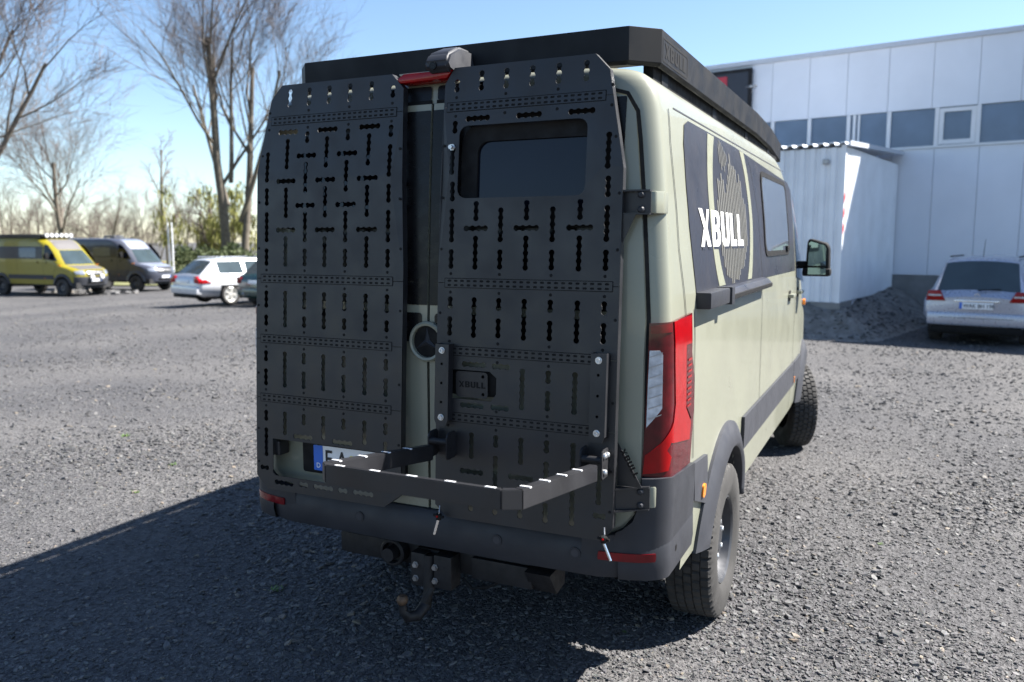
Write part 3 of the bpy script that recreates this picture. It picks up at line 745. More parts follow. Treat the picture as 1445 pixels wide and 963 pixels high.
# ---- hinges that carry the panels, and a triangular gusset
def hinge(z0, z1, xe, gus=True):
    hb = empty("hinge_bracket"); hb.parent = van
    y0 = float(panel_y((z0 + z1) / 2)) + .03
    mb = MB(); xi = .822
    top = [(xi, y0 + .02), (xi, y0 - .022), (xe - .035, -1.236), (xe, -1.218), (xe, -1.165), (xe - .04, -1.185)]
    mb.prism(top, 2, z1 - .006, z1); mb.prism(top, 2, z0, z0 + .006)
    mb.prism([(xi, y0 + .004), (xi, y0 + .000), (xe - .03, -1.222), (xe + .002, -1.212), (xe + .002, -1.206), (xe - .03, -1.214)], 2, z0 + .0065, z1 - .0065); mb.build("hinge_arm", M['black'], hb)
    mb = MB(); mb.prism([(xe - .012, -1.205), (xe + .016, -1.192), (xe + .034, -1.15), (xe + .034, -1.09), (xe - .0, -1.09), (xe - .02, -1.15)], 2, z0 + .004, z1 - .004, .007)
    mb.build("hinge_knuckle", M['paint'], hb, smooth=True)
    for dz in (.026, -.026):
        mb = MB(); zc = (z0 + z1) / 2 + dz
        mb.lathe([(.004, .0135), (-.004, .0125), (-.009, .008), (-.010, .0005)], (xe - .030, -1.224, zc), 1, 14); mb.build("hinge_bolt", M['bumper'], hb, smooth=True)
hinge(1.975, 2.062, .918); hinge(.895, .985, .935)
# support webs under the upper hinge and over the lower one
mb = MB(); mb.prism([(.82, 1.975), (.875, 1.975), (.82, 1.86)], 1, -1.243, -1.239); mb.build("hinge_gusset", M['black'], van)
mb = MB(); mb.prism([(.824, .988), (.918, .988), (.824, 1.15)], 1, -1.250, -1.246); gs = mb.build("hinge_gusset", M['black'], van)
mb = MB()
for shp in XB:
    def gm(u, v, w):
        a = R(-60); x = u * .115; z = v * .023
        return np.stack([.832 + x * math.cos(a) - z * math.sin(a), -1.2512 + 0 * u, 1.120 + x * math.sin(a) + z * math.cos(a)], -1)
    plate(mb, shp, gm, 0)
mb.build("gusset_lettering", M['gloss'], gs)
# left hinge seen through the plate opening
mb = MB(); mb.prism([(-.84, .995), (-.735, .995), (-.735, .93), (-.84, .93)], 1, -1.285, -1.22, .006); mb.build("hinge_bracket", M['black'], van)

# ---- hanging latch pins
for x, y, z, dx in ((.117, -1.345, .835, -.018), (.806, -1.345, .85, .03)):
    lp = empty("latch_pin"); lp.parent = van
    mb = MB(); mb.tube([(x, y + .01, z), (x + .006, y - .004, z - .02), (x + .002, y - .004, z - .04)], .0025, 6); mb.build("latch_loop", M['steel'], lp)
    mb = MB(); mb.tube([(x + .004, y - .004, z - .03), (x + .002, y - .004, z - .052)], [.013, .011], 10); mb.tube([(x - .02, y - .004, z - .036), (x + .024, y - .004, z - .040)], .006, 8); mb.build("latch_head", M['deep'], lp, smooth=True)
    mb = MB(); mb.lathe([(0, .005), (-.006, .004), (-.006, .0005)], (x + .003, y - .014, z - .036), 1, 8); mb.build("latch_button", M['red'], lp)
    mb = MB(); mb.tube([(x + .002, y - .004, z - .05), (x + dx, y - .004, z - .115)], .0058, 10); mb.build("latch_bar", M['chrome'], lp, smooth=True)

# ---- tow bar
tb = empty("tow_bar"); tb.parent = van
mb = MB(); mb.box((-.56, -1.09, .452), (.50, -1.0, .552), .008); mb.box((-.52, -1.10, .455), (-.30, -1.088, .55), .004)
mb.prism([(-1.16, .545), (-.99, .555), (-.99, .455), (-1.08, .44)], 0, .405, .52, .004); mb.box((.14, -1.115, .452), (.42, -1.085, .545), .006); mb.build("tow_beam", M['darksteel'], tb, smooth=True)
mb = MB(); mb.lathe([(0, .062), (-.05, .062), (-.055, .056), (-.055, .048), (-.02, .046), (-.02, .032), (-.085, .030), (-.085, .0005)], (-.245, -1.09, .512), 1, 22); mb.build("tow_socket", M['darksteel'], tb, smooth=True)
mb = MB(); mb.box((-.125, -1.175, .40), (-.055, -1.09, .548), .006); mb.box((-.012, -1.175, .405), (.075, -1.09, .552), .008); mb.box((-.125, -1.12, .42), (.06, -1.09, .55)); mb.build("tow_flange", M['darksteel'], tb, smooth=True)
for x in (-.10, -.003):
    for z in (.495, .435):
        mb = MB(); mb.lathe([(0, .015), (-.003, .015), (-.003, .011), (-.013, .011), (-.013, .0005)], (x, -1.176, z + (.004 if x > -.05 else 0)), 1, 6); mb.build("flange_bolt", M['steel'], tb)
mb = MB(); mb.tube([(-.045, -1.15, .54), (-.042, -1.16, .40), (-.045, -1.185, .33), (-.06, -1.23, .295), (-.085, -1.27, .30), (-.097, -1.285, .335), (-.098, -1.287, .36)], [.026, .027, .027, .026, .024, .018, .016], 12); mb.build("ball_neck", M['darksteel'], tb, smooth=True)
mb = MB(); mb.lathe([(-.024, .0005), (-.021, .012), (-.012, .021), (0, .025), (.012, .022), (.02, .015), (.022, .0005)], (-.098, -1.288, .38), 2, 18); mb.build("tow_ball", M['rust'], tb, smooth=True)
mb = MB(); mb.tube([(.10, -1.12, .45), (.15, -1.13, .415), (.22, -1.12, .43), (.28, -1.08, .46)], .006, 6); mb.build("tow_cable", M['deep'], tb)

# ---- roof rack
rk = empty("roof_rack"); rk.parent = van
RX, RY0, RY1, RZ0, RZ1, MC = .862, -1.0, 2.80, 2.545, 2.683, .10
ring = [(-RX + MC, RY0), (RX - MC, RY0), (RX, RY0 + MC), (RX, 1.4), (RX - .012, 2.1), (RX - .04, RY1), (-RX + .04, RY1), (-RX + .012, 2.1), (-RX, 1.4), (-RX, RY0 + MC)]
drop = {3: 0, 4: .012, 5: .045, 6: .045, 7: .012}
n = len(ring)
for i in range(n):
    a, b = ring[i], ring[(i + 1) % n]
    da, db = drop.get(i, 0), drop.get((i + 1) % n, 0)
    d = Vector((b[0] - a[0], b[1] - a[1], 0)).normalized(); nrm = Vector((d.y, -d.x, 0)); t = .02
    bm = bmesh.new(); V = []
    for p, dz in ((a, da), (b, db)):
        for o, z, ex in ((0, RZ1, 0), (0, RZ0 + .012, 0), (-.014, RZ0, 0), (-t, RZ0, 0), (-t, RZ1, 0)):
            q = Vector((p[0], p[1], 0)) + nrm * o; V.append(bm.verts.new((q.x, q.y, z - dz)))
    for k in range(5): bm.faces.new((V[k], V[(k + 1) % 5], V[5 + (k + 1) % 5], V[5 + k]))
    bm.faces.new(V[:5]); bm.faces.new(V[5:][::-1]); bmesh.ops.recalc_face_normals(bm, faces=bm.faces)
    bmesh.ops.bevel(bm, geom=[e for e in bm.edges if abs(e.verts[0].co.z - e.verts[1].co.z) < .2], offset=.0015, segments=1, affect='EDGES')
    mb = MB(); mb.bm(bm); mb.build("rack_side", M['rackblack'], rk)
for y in np.arange(-.6, 2.7, .55):
    mb = MB(); mb.box((-RX + .022, y - .03, RZ1 - .06), (RX - .022, y + .03, RZ1 - .025)); mb.build("rack_crossbar", M['rackblack'], rk)
for y in (-.72, .25, 1.2, 2.1):
    for sg in (1, -1):
        mb = MB(); mb.box((sg * .80 - .03, y - .05, 2.48), (sg * .80 + .03, y + .05, RZ0 + .03), .006); mb.build("rack_foot", M['rackblack'], rk)
for sg in (1, -1):
    mb = MB(); mb.box((sg * .805 - .02, -.88, 2.47), (sg * .805 + .02, 2.55, 2.56)); mb.build("roof_rail", M['deep'], rk)  # mounting rail, made tall and full length to block light under the rack
mb = MB(); mb.box((.10, -1.008, RZ0 - .004), (.24, -1.0, RZ0 + .024)); mb.build("cable_port", M['deep'], rk)
mb = MB(); 
for shp in XB: plate(mb, [[(-.855 + .34 * u, 2.585 + .056 * v) for u, v in L] for L in shp], lambda u, v, w: np.stack([RX + .0015 + 0 * u, u, v], -1), 0)
mb.build("rack_lettering", M['deep'], rk)
mb = MB(); plate(mb, [rrect(-.885, 2.566, -.485, 2.658, .012), rrect(-.877, 2.573, -.493, 2.651, .008)], lambda u, v, w: np.stack([RX + .0012 + 0 * u, u, v], -1), 0); mb.build("rack_lettering", M['deep'], rk)
mb = MB(); mb.box((RX - .004, -.62, 2.648), (RX + .002, -.53, 2.664)); 

# ---- side graphics, window and rail (right side)
SR = lambda y, z: mapS(y, z, 1)
film = [(-.705, 1.668), (2.72, 1.655), (2.72, 2.27), (2.55, 2.322), (.4, 2.374), (-.62, 2.374), (-.70, 2.35), (-.745, 2.27), (-.765, 2.10), (-.765, 1.95)]
fl = decal("vinyl_film", [film], SR, M['film'], van, .003, 0, .06)
def ring_band(ri, ro, c, z0, z1, a0, a1, n=40):
    out = []
    for r, rev in ((ro, 0), (ri, 1)):
        L = []
        for i in range(n + 1):
            a = a0 + (a1 - a0) * i / n; L.append((c[0] + r * math.cos(a), c[1] + r * math.sin(a)))
        out += L[::-1] if rev else L
    return clip_poly(out, z0, z1)
cc = (.205, 2.03)
decal("ring_graphic", [clip_poly(ring_band(.465, .572, cc, 1.675, 2.37, R(128), R(232)), 1.675, 2.366)], SR, M['ring'], fl, .0045, 0, .05)
decal("ring_graphic", [ring_band(.478, .572, cc, 1.675, 2.366, R(-52), R(52))], SR, M['ring'], fl, .0045, 0, .05)
# striped head graphic: vertical bars of varying length
HO = -.075
head_t = [(-.115, 2.06), (-.08, 2.14), (-.03, 2.19), (.04, 2.188), (.10, 2.14), (.14, 2.12), (.18, 2.20), (.25, 2.30), (.32, 2.285), (.38, 2.25), (.45, 2.21), (.52, 2.22), (.56, 2.16), (.62, 2.06), (.65, 2.0)]
head_b = [(-.115, 1.86), (-.06, 1.79), (.0, 1.74), (.06, 1.70), (.15, 1.68), (.26, 1.678), (.34, 1.70), (.45, 1.74), (.56, 1.79), (.62, 1.86), (.65, 1.94)]
yy = -.11; k = 0; head_t = [(a + HO, b) for a, b in head_t]; head_b = [(a + HO, b) for a, b in head_b]; yy += HO
while yy < .645 + HO:
    t = np.interp(yy, *zip(*head_t)) + .025 * math.sin(k * 2.3); b = np.interp(yy, *zip(*head_b)) + .012 * math.sin(k * 1.7)
    wd = .026
    decal("stripe_graphic", [[(yy, b), (yy + wd, b), (yy + wd, t), (yy, t)]], SR, M['stripe'], fl, .005, 0, .12); yy += .043; k += 1
for k, (y, a, b) in enumerate(((-.05, 2.25, 2.34), (-.015, 2.22, 2.362), (.02, 2.24, 2.355), (.055, 2.215, 2.34), (.09, 2.25, 2.32), (.125, 2.27, 2.31))):
    decal("stripe_graphic", [[(y, a), (y + .016, a), (y + .016, b), (y, b)]], SR, M['stripe'], fl, .005, 0, .12)
TX, TW, TZ, TH = -.598, 1.035, 1.857, .162
for shp in XB:
    def sc(L, g=0): return [(TX + TW * u, TZ + TH * v) for u, v in L]
    decal("lettering_shadow", [[(p[0] + .022, p[1] - .012) for p in sc(shp[0])]], SR, M['film'], fl, .0052, 0, .06)
for shp in XB:
    decal("lettering", [[(TX + TW * u, TZ + TH * v) for u, v in L] for L in shp], SR, M['white'], fl, .0058, 0, .06)
# hinged side window
wn = decal("side_window_frame", [rrect(1.19, 1.785, 2.38, 2.312, .09), rrect(1.225, 1.82, 2.345, 2.28, .07)], SR, M['deep'], van, .009, .007, .07)
decal("side_window_pane", [rrect(1.22, 1.815, 2.35, 2.285, .07)], SR, M['sideglass'], wn, .007, 0, .08)
mb = MB(); mb.box((.955, 2.15, 1.815), (.985, 2.27, 1.85), .006); mb.build("window_latch", M['deep'], wn, smooth=True)
# sliding door rail cover with black end cap
x0 = .97
mb = MB(); mb.prism([(.962, 1.597), (1.005, 1.600), (1.034, 1.612), (1.034, 1.632), (1.01, 1.660), (.955, 1.672)], 1, -.235, 1.06, .004); mb.build("door_rail", M['film'], van, smooth=True)
mb = MB(); mb.prism([(1.028, 1.6135), (1.037, 1.6165), (1.037, 1.634), (1.028, 1.637)], 1, -.20, 1.05); mb.build("rail_groove", M['deep'], van)
mb = MB(); mb.box((.955, -.705, 1.603), (1.038, -.30, 1.672), .008); mb.box((.955, -.30, 1.596), (1.048, -.235, 1.676), .006); mb.build("rail_end_cap", M['bumper'], van, smooth=True)
# mirror
mr = empty("door_mirror"); mr.parent = van
mb = MB(); mb.prism([(1.02, 1.60), (1.19, 1.605), (1.205, 1.64), (1.20, 1.83), (1.18, 1.868), (1.05, 1.905), (1.03, 1.88)], 1, 3.0, 3.16, .02); mb.prism([(1.0, 1.60), (1.215, 1.60), (1.215, 1.665), (1.0, 1.665)], 1, 2.985, 3.13, .02); mb.box((.88, 3.03, 1.66), (1.05, 3.12, 1.72), .02); mb.build("mirror_housing", M['deep'], mr, smooth=True, angle=60)
def inc(y): return lambda u, v, w: np.stack([u, y + 0 * u + .0 * v, v], -1)
mb = MB(); plate(mb, [[(1.045, 1.685), (1.178, 1.685), (1.178, 1.825), (1.165, 1.85), (1.06, 1.88), (1.045, 1.865)]], inc(2.978), 0); mb.build("mirror_glass", M['mirror'], mr)
mb = MB(); plate(mb, [[(1.045, 1.615), (1.18, 1.615), (1.18, 1.67), (1.045, 1.67)]], inc(2.978), 0); mb.build("mirror_glass", M['mirror'], mr)

# ------------------------------------------------------------------ ground
def ground_z(x, y):
    t = np.clip((-x - 10) / 20, 0, 1); return -.5 * t * t * (3 - 2 * t)
def ground_material():
    m = bpy.data.materials.new("crushed_slate_gravel"); m.use_nodes = True; t = m.node_tree; p = t.nodes["Principled BSDF"]; p.inputs["Roughness"].default_value = .85
    p.inputs["Specular IOR Level"].default_value = .3
    tc = t.nodes.new("ShaderNodeTexCoord")
    def noise(s, d=4):
        n = t.nodes.new("ShaderNodeTexNoise"); n.inputs["Scale"].default_value = s; n.inputs["Detail"].default_value = d; t.links.new(tc.outputs["Object"], n.inputs["Vector"]); return n
    def ramp(src, a, b, c1, c2):
        r = t.nodes.new("ShaderNodeValToRGB"); r.color_ramp.elements[0].position = a; r.color_ramp.elements[1].position = b; r.color_ramp.elements[0].color = (*c1, 1); r.color_ramp.elements[1].color = (*c2, 1); t.links.new(src, r.inputs["Fac"]); return r
    v = t.nodes.new("ShaderNodeTexVoronoi"); v.inputs["Scale"].default_value = 42; t.links.new(tc.outputs["Object"], v.inputs["Vector"])
    v2 = t.nodes.new("ShaderNodeTexVoronoi"); v2.inputs["Scale"].default_value = 110; t.links.new(tc.outputs["Object"], v2.inputs["Vector"])
    sp = t.nodes.new("ShaderNodeSeparateColor"); t.links.new(v.outputs["Color"], sp.inputs[0])
    r1 = ramp(sp.outputs[0], 0, 1, (.048, .0475, .0495), (.100, .099, .101))
    big = ramp(noise(.35, 3).outputs["Fac"], .35, .68, (.74, .74, .76), (1.22, 1.19, 1.15))
    mx = t.nodes.new("ShaderNodeMix"); mx.data_type = 'RGBA'; mx.blend_type = 'MULTIPLY'; mx.inputs[0].default_value = 1
    t.links.new(r1.outputs[0], mx.inputs[6]); t.links.new(big.outputs[0], mx.inputs[7])
    fine = ramp(noise(260, 2).outputs["Fac"], .3, .7, (.78, .78, .79), (1.2, 1.2, 1.2))
    mx2 = t.nodes.new("ShaderNodeMix"); mx2.data_type = 'RGBA'; mx2.blend_type = 'MULTIPLY'; mx2.inputs[0].default_value = 1
    t.links.new(mx.outputs[2], mx2.inputs[6]); t.links.new(fine.outputs[0], mx2.inputs[7]); t.links.new(mx2.outputs[2], p.inputs["Base Color"])
    ad = t.nodes.new("ShaderNodeMath"); ad.operation = 'MULTIPLY_ADD'; ad.inputs[1].default_value = .5
    t.links.new(v2.outputs["Distance"], ad.inputs[0]); t.links.new(v.outputs["Distance"], ad.inputs[2])
    b = t.nodes.new("ShaderNodeBump"); b.inputs["Strength"].default_value = .6; b.inputs["Distance"].default_value = .02
    t.links.new(ad.outputs[0], b.inputs["Height"]); t.links.new(b.outputs[0], p.inputs["Normal"])
    return m
M['ground'] = ground_material()
cx, cy = 1.733, -4.08
rs = [0, 1, 2, 3, 4.5, 6, 8, 10, 13, 16, 19, 22, 25, 28, 31, 34, 37, 40, 45, 52, 60, 80, 120, 200, 400, 900, 2000]
vs = []; fs = []; NA = 96
for r in rs:
    for k in range(NA):
        a = 2 * math.pi * k / NA; x, y = cx + r * math.sin(a), cy + r * math.cos(a); vs.append((x, y, float(ground_z(np.array(x), y))))
for i in range(len(rs) - 1):
    for k in range(NA): fs.append((i * NA + k, (i + 1) * NA + k, (i + 1) * NA + (k + 1) % NA, i * NA + (k + 1) % NA))
mb = MB(); mb.add(vs, fs); g = mb.build("ground", M['ground'], None, smooth=True, angle=80); tag(g, kind='structure')

# loose slate chips: thousands of small flat stones, dense near the camera
def chips(name, P, size, mt, seed, zfun=None):
    rng = np.random.default_rng(seed); n = len(P)
    base = np.array([(1, .1, 0), (.3, .85, .12), (-.75, .6, -.05), (-.85, -.5, .08), (.35, -.8, -.08)])
    V = np.repeat(base[None], n, 0) * rng.uniform(.65, 1.2, (n, 5, 1)); V[:, :, 2] = V[:, :, 2] * .6
    V[:, :, 0] *= rng.uniform(.7, 1.25, (n, 1)); V[:, :, 1] *= rng.uniform(.5, 1.0, (n, 1))
    topv = V * np.array([.78, .78, 1]) + np.array([0, 0, 1]) * rng.uniform(.17, .44, (n, 1, 1))
    A = np.concatenate([V, topv], 1) * size[:, None, None]
    a = rng.uniform(0, 2 * np.pi, n); tx = rng.normal(0, .20, n); ty = rng.normal(0, .20, n)
    x, y, z = A[:, :, 0].copy(), A[:, :, 1].copy(), A[:, :, 2].copy()
    z = z + x * tx[:, None] + y * ty[:, None]
    X = x * np.cos(a)[:, None] - y * np.sin(a)[:, None]; Y = x * np.sin(a)[:, None] + y * np.cos(a)[:, None]
    z0 = zfun(P[:, 0], P[:, 1]) if zfun else 0 * P[:, 0]
    V = np.stack([X + P[:, 0:1], Y + P[:, 1:2], z + z0[:, None] + (size * .05)[:, None]], -1).reshape(-1, 3)
    F = [(5, 6, 7), (5, 7, 8), (5, 8, 9)]
    for i in range(5): j = (i + 1) % 5; F += [(i, j, 5 + j), (i, 5 + j, 5 + i)]
    F = (np.array(F)[None] + (np.arange(n) * 10)[:, None, None]).reshape(-1, 3)
    me = bpy.data.meshes.new(name); me.vertices.add(len(V)); me.vertices.foreach_set("co", V.ravel())
    me.loops.add(F.size); me.loops.foreach_set("vertex_index", F.ravel().astype(np.int32)); me.polygons.add(len(F))
    me.polygons.foreach_set("loop_start", np.arange(0, F.size, 3, dtype=np.int32)); me.polygons.foreach_set("loop_total", np.full(len(F), 3, np.int32)); me.update(calc_edges=True); me.shade_flat()
    at = me.attributes.new("tone", 'FLOAT', 'POINT'); at.data.foreach_set("value", np.repeat(rng.random(n), 10).astype(np.float32))
    o = link_mesh(name, me, mt); return tag(o, kind='stuff')
def chip_material():
    m = bpy.data.materials.new("slate_chip"); m.use_nodes = True; t = m.node_tree; p = t.nodes["Principled BSDF"]; p.inputs["Roughness"].default_value = .7
    at = t.nodes.new("ShaderNodeAttribute"); at.attribute_name = "tone"
    r = t.nodes.new("ShaderNodeValToRGB"); e = r.color_ramp.elements
    e[0].position = 0; e[0].color = (.029, .029, .0305, 1); e[1].position = 1; e[1].color = (.135, .13, .122, 1)
    for pos, c in ((.35, (.049, .0485, .0505)), (.75, (.077, .076, .0785)), (.955, (.108, .106, .105)), (.965, (.145, .118, .088))):
        q = e.new(pos); q.color = (*c, 1)
    t.links.new(at.outputs["Fac"], r.inputs["Fac"])
    tc = t.nodes.new("ShaderNodeTexCoord"); n = t.nodes.new("ShaderNodeTexNoise"); n.inputs["Scale"].default_value = 150; t.links.new(tc.outputs["Object"], n.inputs["Vector"])
    mx = t.nodes.new("ShaderNodeMix"); mx.data_type = 'RGBA'; mx.blend_type = 'OVERLAY'; mx.inputs[0].default_value = .35
    t.links.new(r.outputs[0], mx.inputs[6]); t.links.new(n.outputs["Color"], mx.inputs[7]); t.links.new(mx.outputs[2], p.inputs["Base Color"]); return m
M['chip'] = chip_material()
def fan(n, r0, r1, a0, a1, pw=1.0):
    u = RNG.random(n); r = r0 * (r1 / r0) ** u; a = np.radians(RNG.uniform(a0, a1, n)) 
    return np.stack([cx + r * np.sin(a), cy + r * np.cos(a)], -1), r
P1, r1 = fan(160000, 1.9, 8.5, -66, 10); P2, r2 = fan(62000, 8.5, 38, -64, 10); P = np.vstack([P1, P2]); r = np.concatenate([r1, r2])
def patch(P): return .5 + .5 * np.sin(P[:, 0] * 1.3 + 1.7 * np.sin(P[:, 1] * .9)) * np.sin(P[:, 1] * 1.1 + 1.3 * np.sin(P[:, 0] * .7))
keep = RNG.random(len(P)) < .45 + .65 * patch(P); P = P[keep]; r = r[keep]
size = np.clip(.0079 * np.exp(RNG.normal(0, .46, len(P))) * (.62 + .6 * patch(P)) * np.clip((r / 4.0) ** .65, .85, 2.6), .003, .034)
chips("gravel", P, size, M['chip'], 5, ground_z)

# ------------------------------------------------------------------ warehouse on the right
UD = np.array([-math.cos(R(10.5)), math.sin(R(10.5)), 0]); UN = np.array([math.sin(R(10.5)), math.cos(R(10.5)), 0])
B0 = np.array([3.323, 18.2405, 0.0])
BM = Matrix(((-UD[0], UN[0], 0, B0[0]), (-UD[1], UN[1], 0, B0[1]), (0, 0, 1, 0), (0, 0, 0, 1)))   # local x runs right along the wall, y into it
M['panelwhite'] = mat('white_cladding', (0.72, 0.75, 0.81), 0.45, var=0.04, scale=1.0)
M['frame'] = mat('window_frame_white', (0.72, 0.73, 0.75), 0.4, var=0.02)
M['winglass'] = mat('office_glass', (0.12, 0.165, 0.24), 0.05, var=0.25, scale=.7)
M['plinth'] = mat('concrete', (0.21, 0.21, 0.205), 0.85, var=0.15, scale=3, bump=.2, bscale=30)
M['shed'] = mat('white_corrugated_steel', (0.76, 0.785, 0.82), 0.4, var=0.07, scale=1.5)
M['signdark'] = mat('sign_navy', (0.02, 0.022, 0.035), 0.35, var=.1)
M['signred'] = mat('sign_red', (0.45, 0.03, 0.05), 0.4, var=.05)
M['trim'] = mat('roof_trim', (0.50, 0.53, 0.58), 0.4, var=.03)
M['dark'] = mat('dark_void', (0.01, 0.01, 0.012), 0.9)
M['hazred'] = mat('hazard_red', (0.7, 0.05, 0.03), 0.5)
wh = empty("warehouse"); wh.matrix_world = BM
tag(wh, "long flat-roofed white clad warehouse with a ribbon of upper windows behind the parked silver car", "building")
def wbox(name, lo, hi, m, parent=wh, bev=0):
    mb = MB(); mb.box(lo, hi, bev); return mb.build(name, m, parent)
U0, U1 = -16.0, .95
E_Z = 6.57
wbox("wall_core", (U0, .10, -.2), (9, 14, E_Z - .06), M['panelwhite'])
wbox("plinth", (U0, -.03, -.4), (9, .0985, 1.055), M['plinth'])
jt = [-15, -14, -13, -12, -11, -10, -9, -8, -7.03, -6.03, -5.03, -4.06, -3.12, -2.15, -1.16, -.19, .66, 1.66, 2.66, 3.66, 4.6]
for a, b in zip(jt[:-1], jt[1:]): wbox("cladding_panel", (a + .004, 0, 5.045), (b - .004, .09, E_Z), M['panelwhite'], bev=.004)
jl = [-15, -14, -13, -12, -11, -10, -9, -8, -7, -6, -5, -4, -3, -2, -1.05, -.10, .81, 1.75, 2.7, 3.65, 4.6]
for a, b in zip(jl[:-1], jl[1:]): wbox("cladding_panel", (a + .004, 0, 1.065), (b - .004, .09, 4.10), M['panelwhite'], bev=.004)
wbox("roof_trim", (U0, -.06, E_Z + .002), (4.6, .5, E_Z + .12), M['trim'])
wbox("window_sill", (-7.4, -.045, 4.103), (4.6, .09, 4.16), M['frame'])
mul = [-7.4, -6.4, -5.4, -4.98, -4.02, -3.05, -2.10, -1.035, -.16, 1.8, 3.2, 4.6]
for a, b in zip(mul[:-1], mul[1:]):
    f = wbox("window", (a + .02, .06, 4.165), (b - .02, .075, 5.04), M['winglass'])
    wbox("window_frame", (b - .045, .0, 4.163), (b + .045, .058, 5.042), M['frame'])
    if abs(a + 1.035) < .01:
        for lo, hi in (((a + .05, .01, 4.18), (a + .15, .05, 5.02)), ((b - .15, .01, 4.18), (b - .05, .05, 5.02)), ((a + .152, .01, 4.18), (b - .152, .05, 4.28)), ((a + .152, .01, 4.93), (b - .152, .05, 5.02))): wbox("sash", lo, hi, M['frame'], f)
wbox("window_pillar", (-3.05 + .10, .02, 4.165), (-3.05 + .17, .055, 5.04), M['frame']); wbox("window_pillar", (-3.05 + .22, .02, 4.165), (-3.05 + .27, .055, 5.04), M['frame'])
# taller section of the same building, further right along the wall
wbox("tall_wing", (.98 + .4, .05, 6.75), (4.4, 12, 9.5), M['panelwhite']); wbox("tall_wing", (4.62, -.02, -.2), (16, 12, 9.55), M['panelwhite'])
sg = empty("wall_sign"); sg.matrix_world = BM @ Matrix.Translation((-5.56, -.06, 5.4)); tag(sg, "dark sign board with a red block high on the white warehouse wall", "sign")
wbox("sign_board", (-3.2, -.08, -.05), (0, .05, 1.07), M['signdark'], sg); wbox("sign_frame", (-3.2, -.10, 1.0), (.03, -.082, 1.08), M['dark'], sg); wbox("sign_frame", (-.07, -.10, -.05), (.03, -.082, .998), M['dark'], sg); wbox("red_block", (-3.1, -.1, .30), (-.66, -.082, .92), M['signred'], sg)
lm = empty("wall_lamp"); lm.matrix_world = BM @ Matrix.Translation((-5.52, -.08, 6.0)); tag(lm, "small arm lamp reaching out from the edge of the dark sign board", "lamp")
mb = MB(); mb.tube([(-.12, -.08, .02), (-.1, -.25, -.04), (.10, -.42, -.08)], .018, 8); mb.build("lamp_arm", M['steel'], lm); mb = MB(); mb.box((.08, -.52, -.12), (.26, -.40, -.05), .015); mb.build("lamp_head", M['steel'], lm)

# corrugated shed standing against the warehouse
sh = empty("corrugated_shed"); SK = np.array([.5927, 13.6106, 0.0]); sh.matrix_world = Matrix(((-UD[0], UN[0], 0, SK[0]), (-UD[1], UN[1], 0, SK[1]), (0, 0, 1, 0), (0, 0, 0, 1)))
tag(sh, "white corrugated steel shed built against the warehouse, half in shadow", "shed")
def corr(n, pitch, d):
    P = []
    for i in range(n):
        x = i * pitch; P += [(x, 0), (x + pitch * .32, 0), (x + pitch * .45, d), (x + pitch * .87, d)]
    return P + [(n * pitch, 0)]
def corr_sheet(name, P, tomap, z0, z1, parent, m):
    v = []; f = []
    for u, d in P: v += [tomap(u, d, z0), tomap(u, d, z1)]
    for i in range(len(P) - 1): f.append((2 * i, 2 * i + 2, 2 * i + 3, 2 * i + 1))
    mb = MB(); mb.add(v, f); return mb.build(name, m, parent)
corr_sheet("front_sheet", corr(24, .205, .045), lambda u, d, z: (-u - .05, -d, z), .66, 3.72, sh, M['shed'])
corr_sheet("side_sheet", corr(40, .124, .025), lambda u, d, z: (d, u + .03, z), .66, 3.74, sh, M['shed'])
mb = MB(); mb.box((-5.1, .05, .2), (-.03, 4.85, 3.70)); mb.build("shed_core", M['shed'], sh)
mb = MB(); mb.box((-.045, -.035, .64), (.045, .045, 3.76)); mb.build("corner_post", M['shed'], sh)
rp = corr(25, .205, .05)
v = []; f = []
for u, d in rp: v += [(-u + .12, -.10, 3.765 + d), (-u + .12, 4.98, 4.0 + d), (-u + .12, -.10, 3.755 + d - .012), (-u + .12, 4.98, 3.99 + d - .012)]
for i in range(len(rp) - 1):
    for a, b in ((0, 1), (3, 2), (2, 0)): f.append((4 * i + a, 4 * i + 4 + a, 4 * i + 4 + b, 4 * i + b))
mb = MB(); mb.add(v, f); mb.build("roof_sheet", M['shed'], sh)
mb = MB(); mb.add([(.14, -.10, 3.74), (.14, 4.98, 3.97), (.14, 4.98, 4.06), (.14, -.10, 3.83), (.10, -.10, 3.74), (.10, 4.98, 3.97), (.10, 4.98, 4.06), (.10, -.10, 3.83)], [(0, 1, 2, 3), (7, 6, 5, 4), (3, 2, 6, 7), (0, 4, 5, 1), (0, 3, 7, 4)]); mb.build("roof_edge", M['trim'], sh)
mb = MB(); mb.box((-.38, -.10, 3.40), (-.27, -.046, 3.50), .01); mb.build("shed_lamp", M['steel'], sh)
for i in range(3):
    mb = MB(); z = 2.02 + i * .30; mb.prism([(-.03, z), (.05, z + .10), (.05, z + .26), (-.03, z + .16)], 0, .046, .05); o = mb.build("hazard_stripe", M['hazred'], sh)
mb = MB(); mb.box((-5.1, -.06, .05), (.06, .9, .655)); mb.build("shed_footing", M['plinth'], sh)

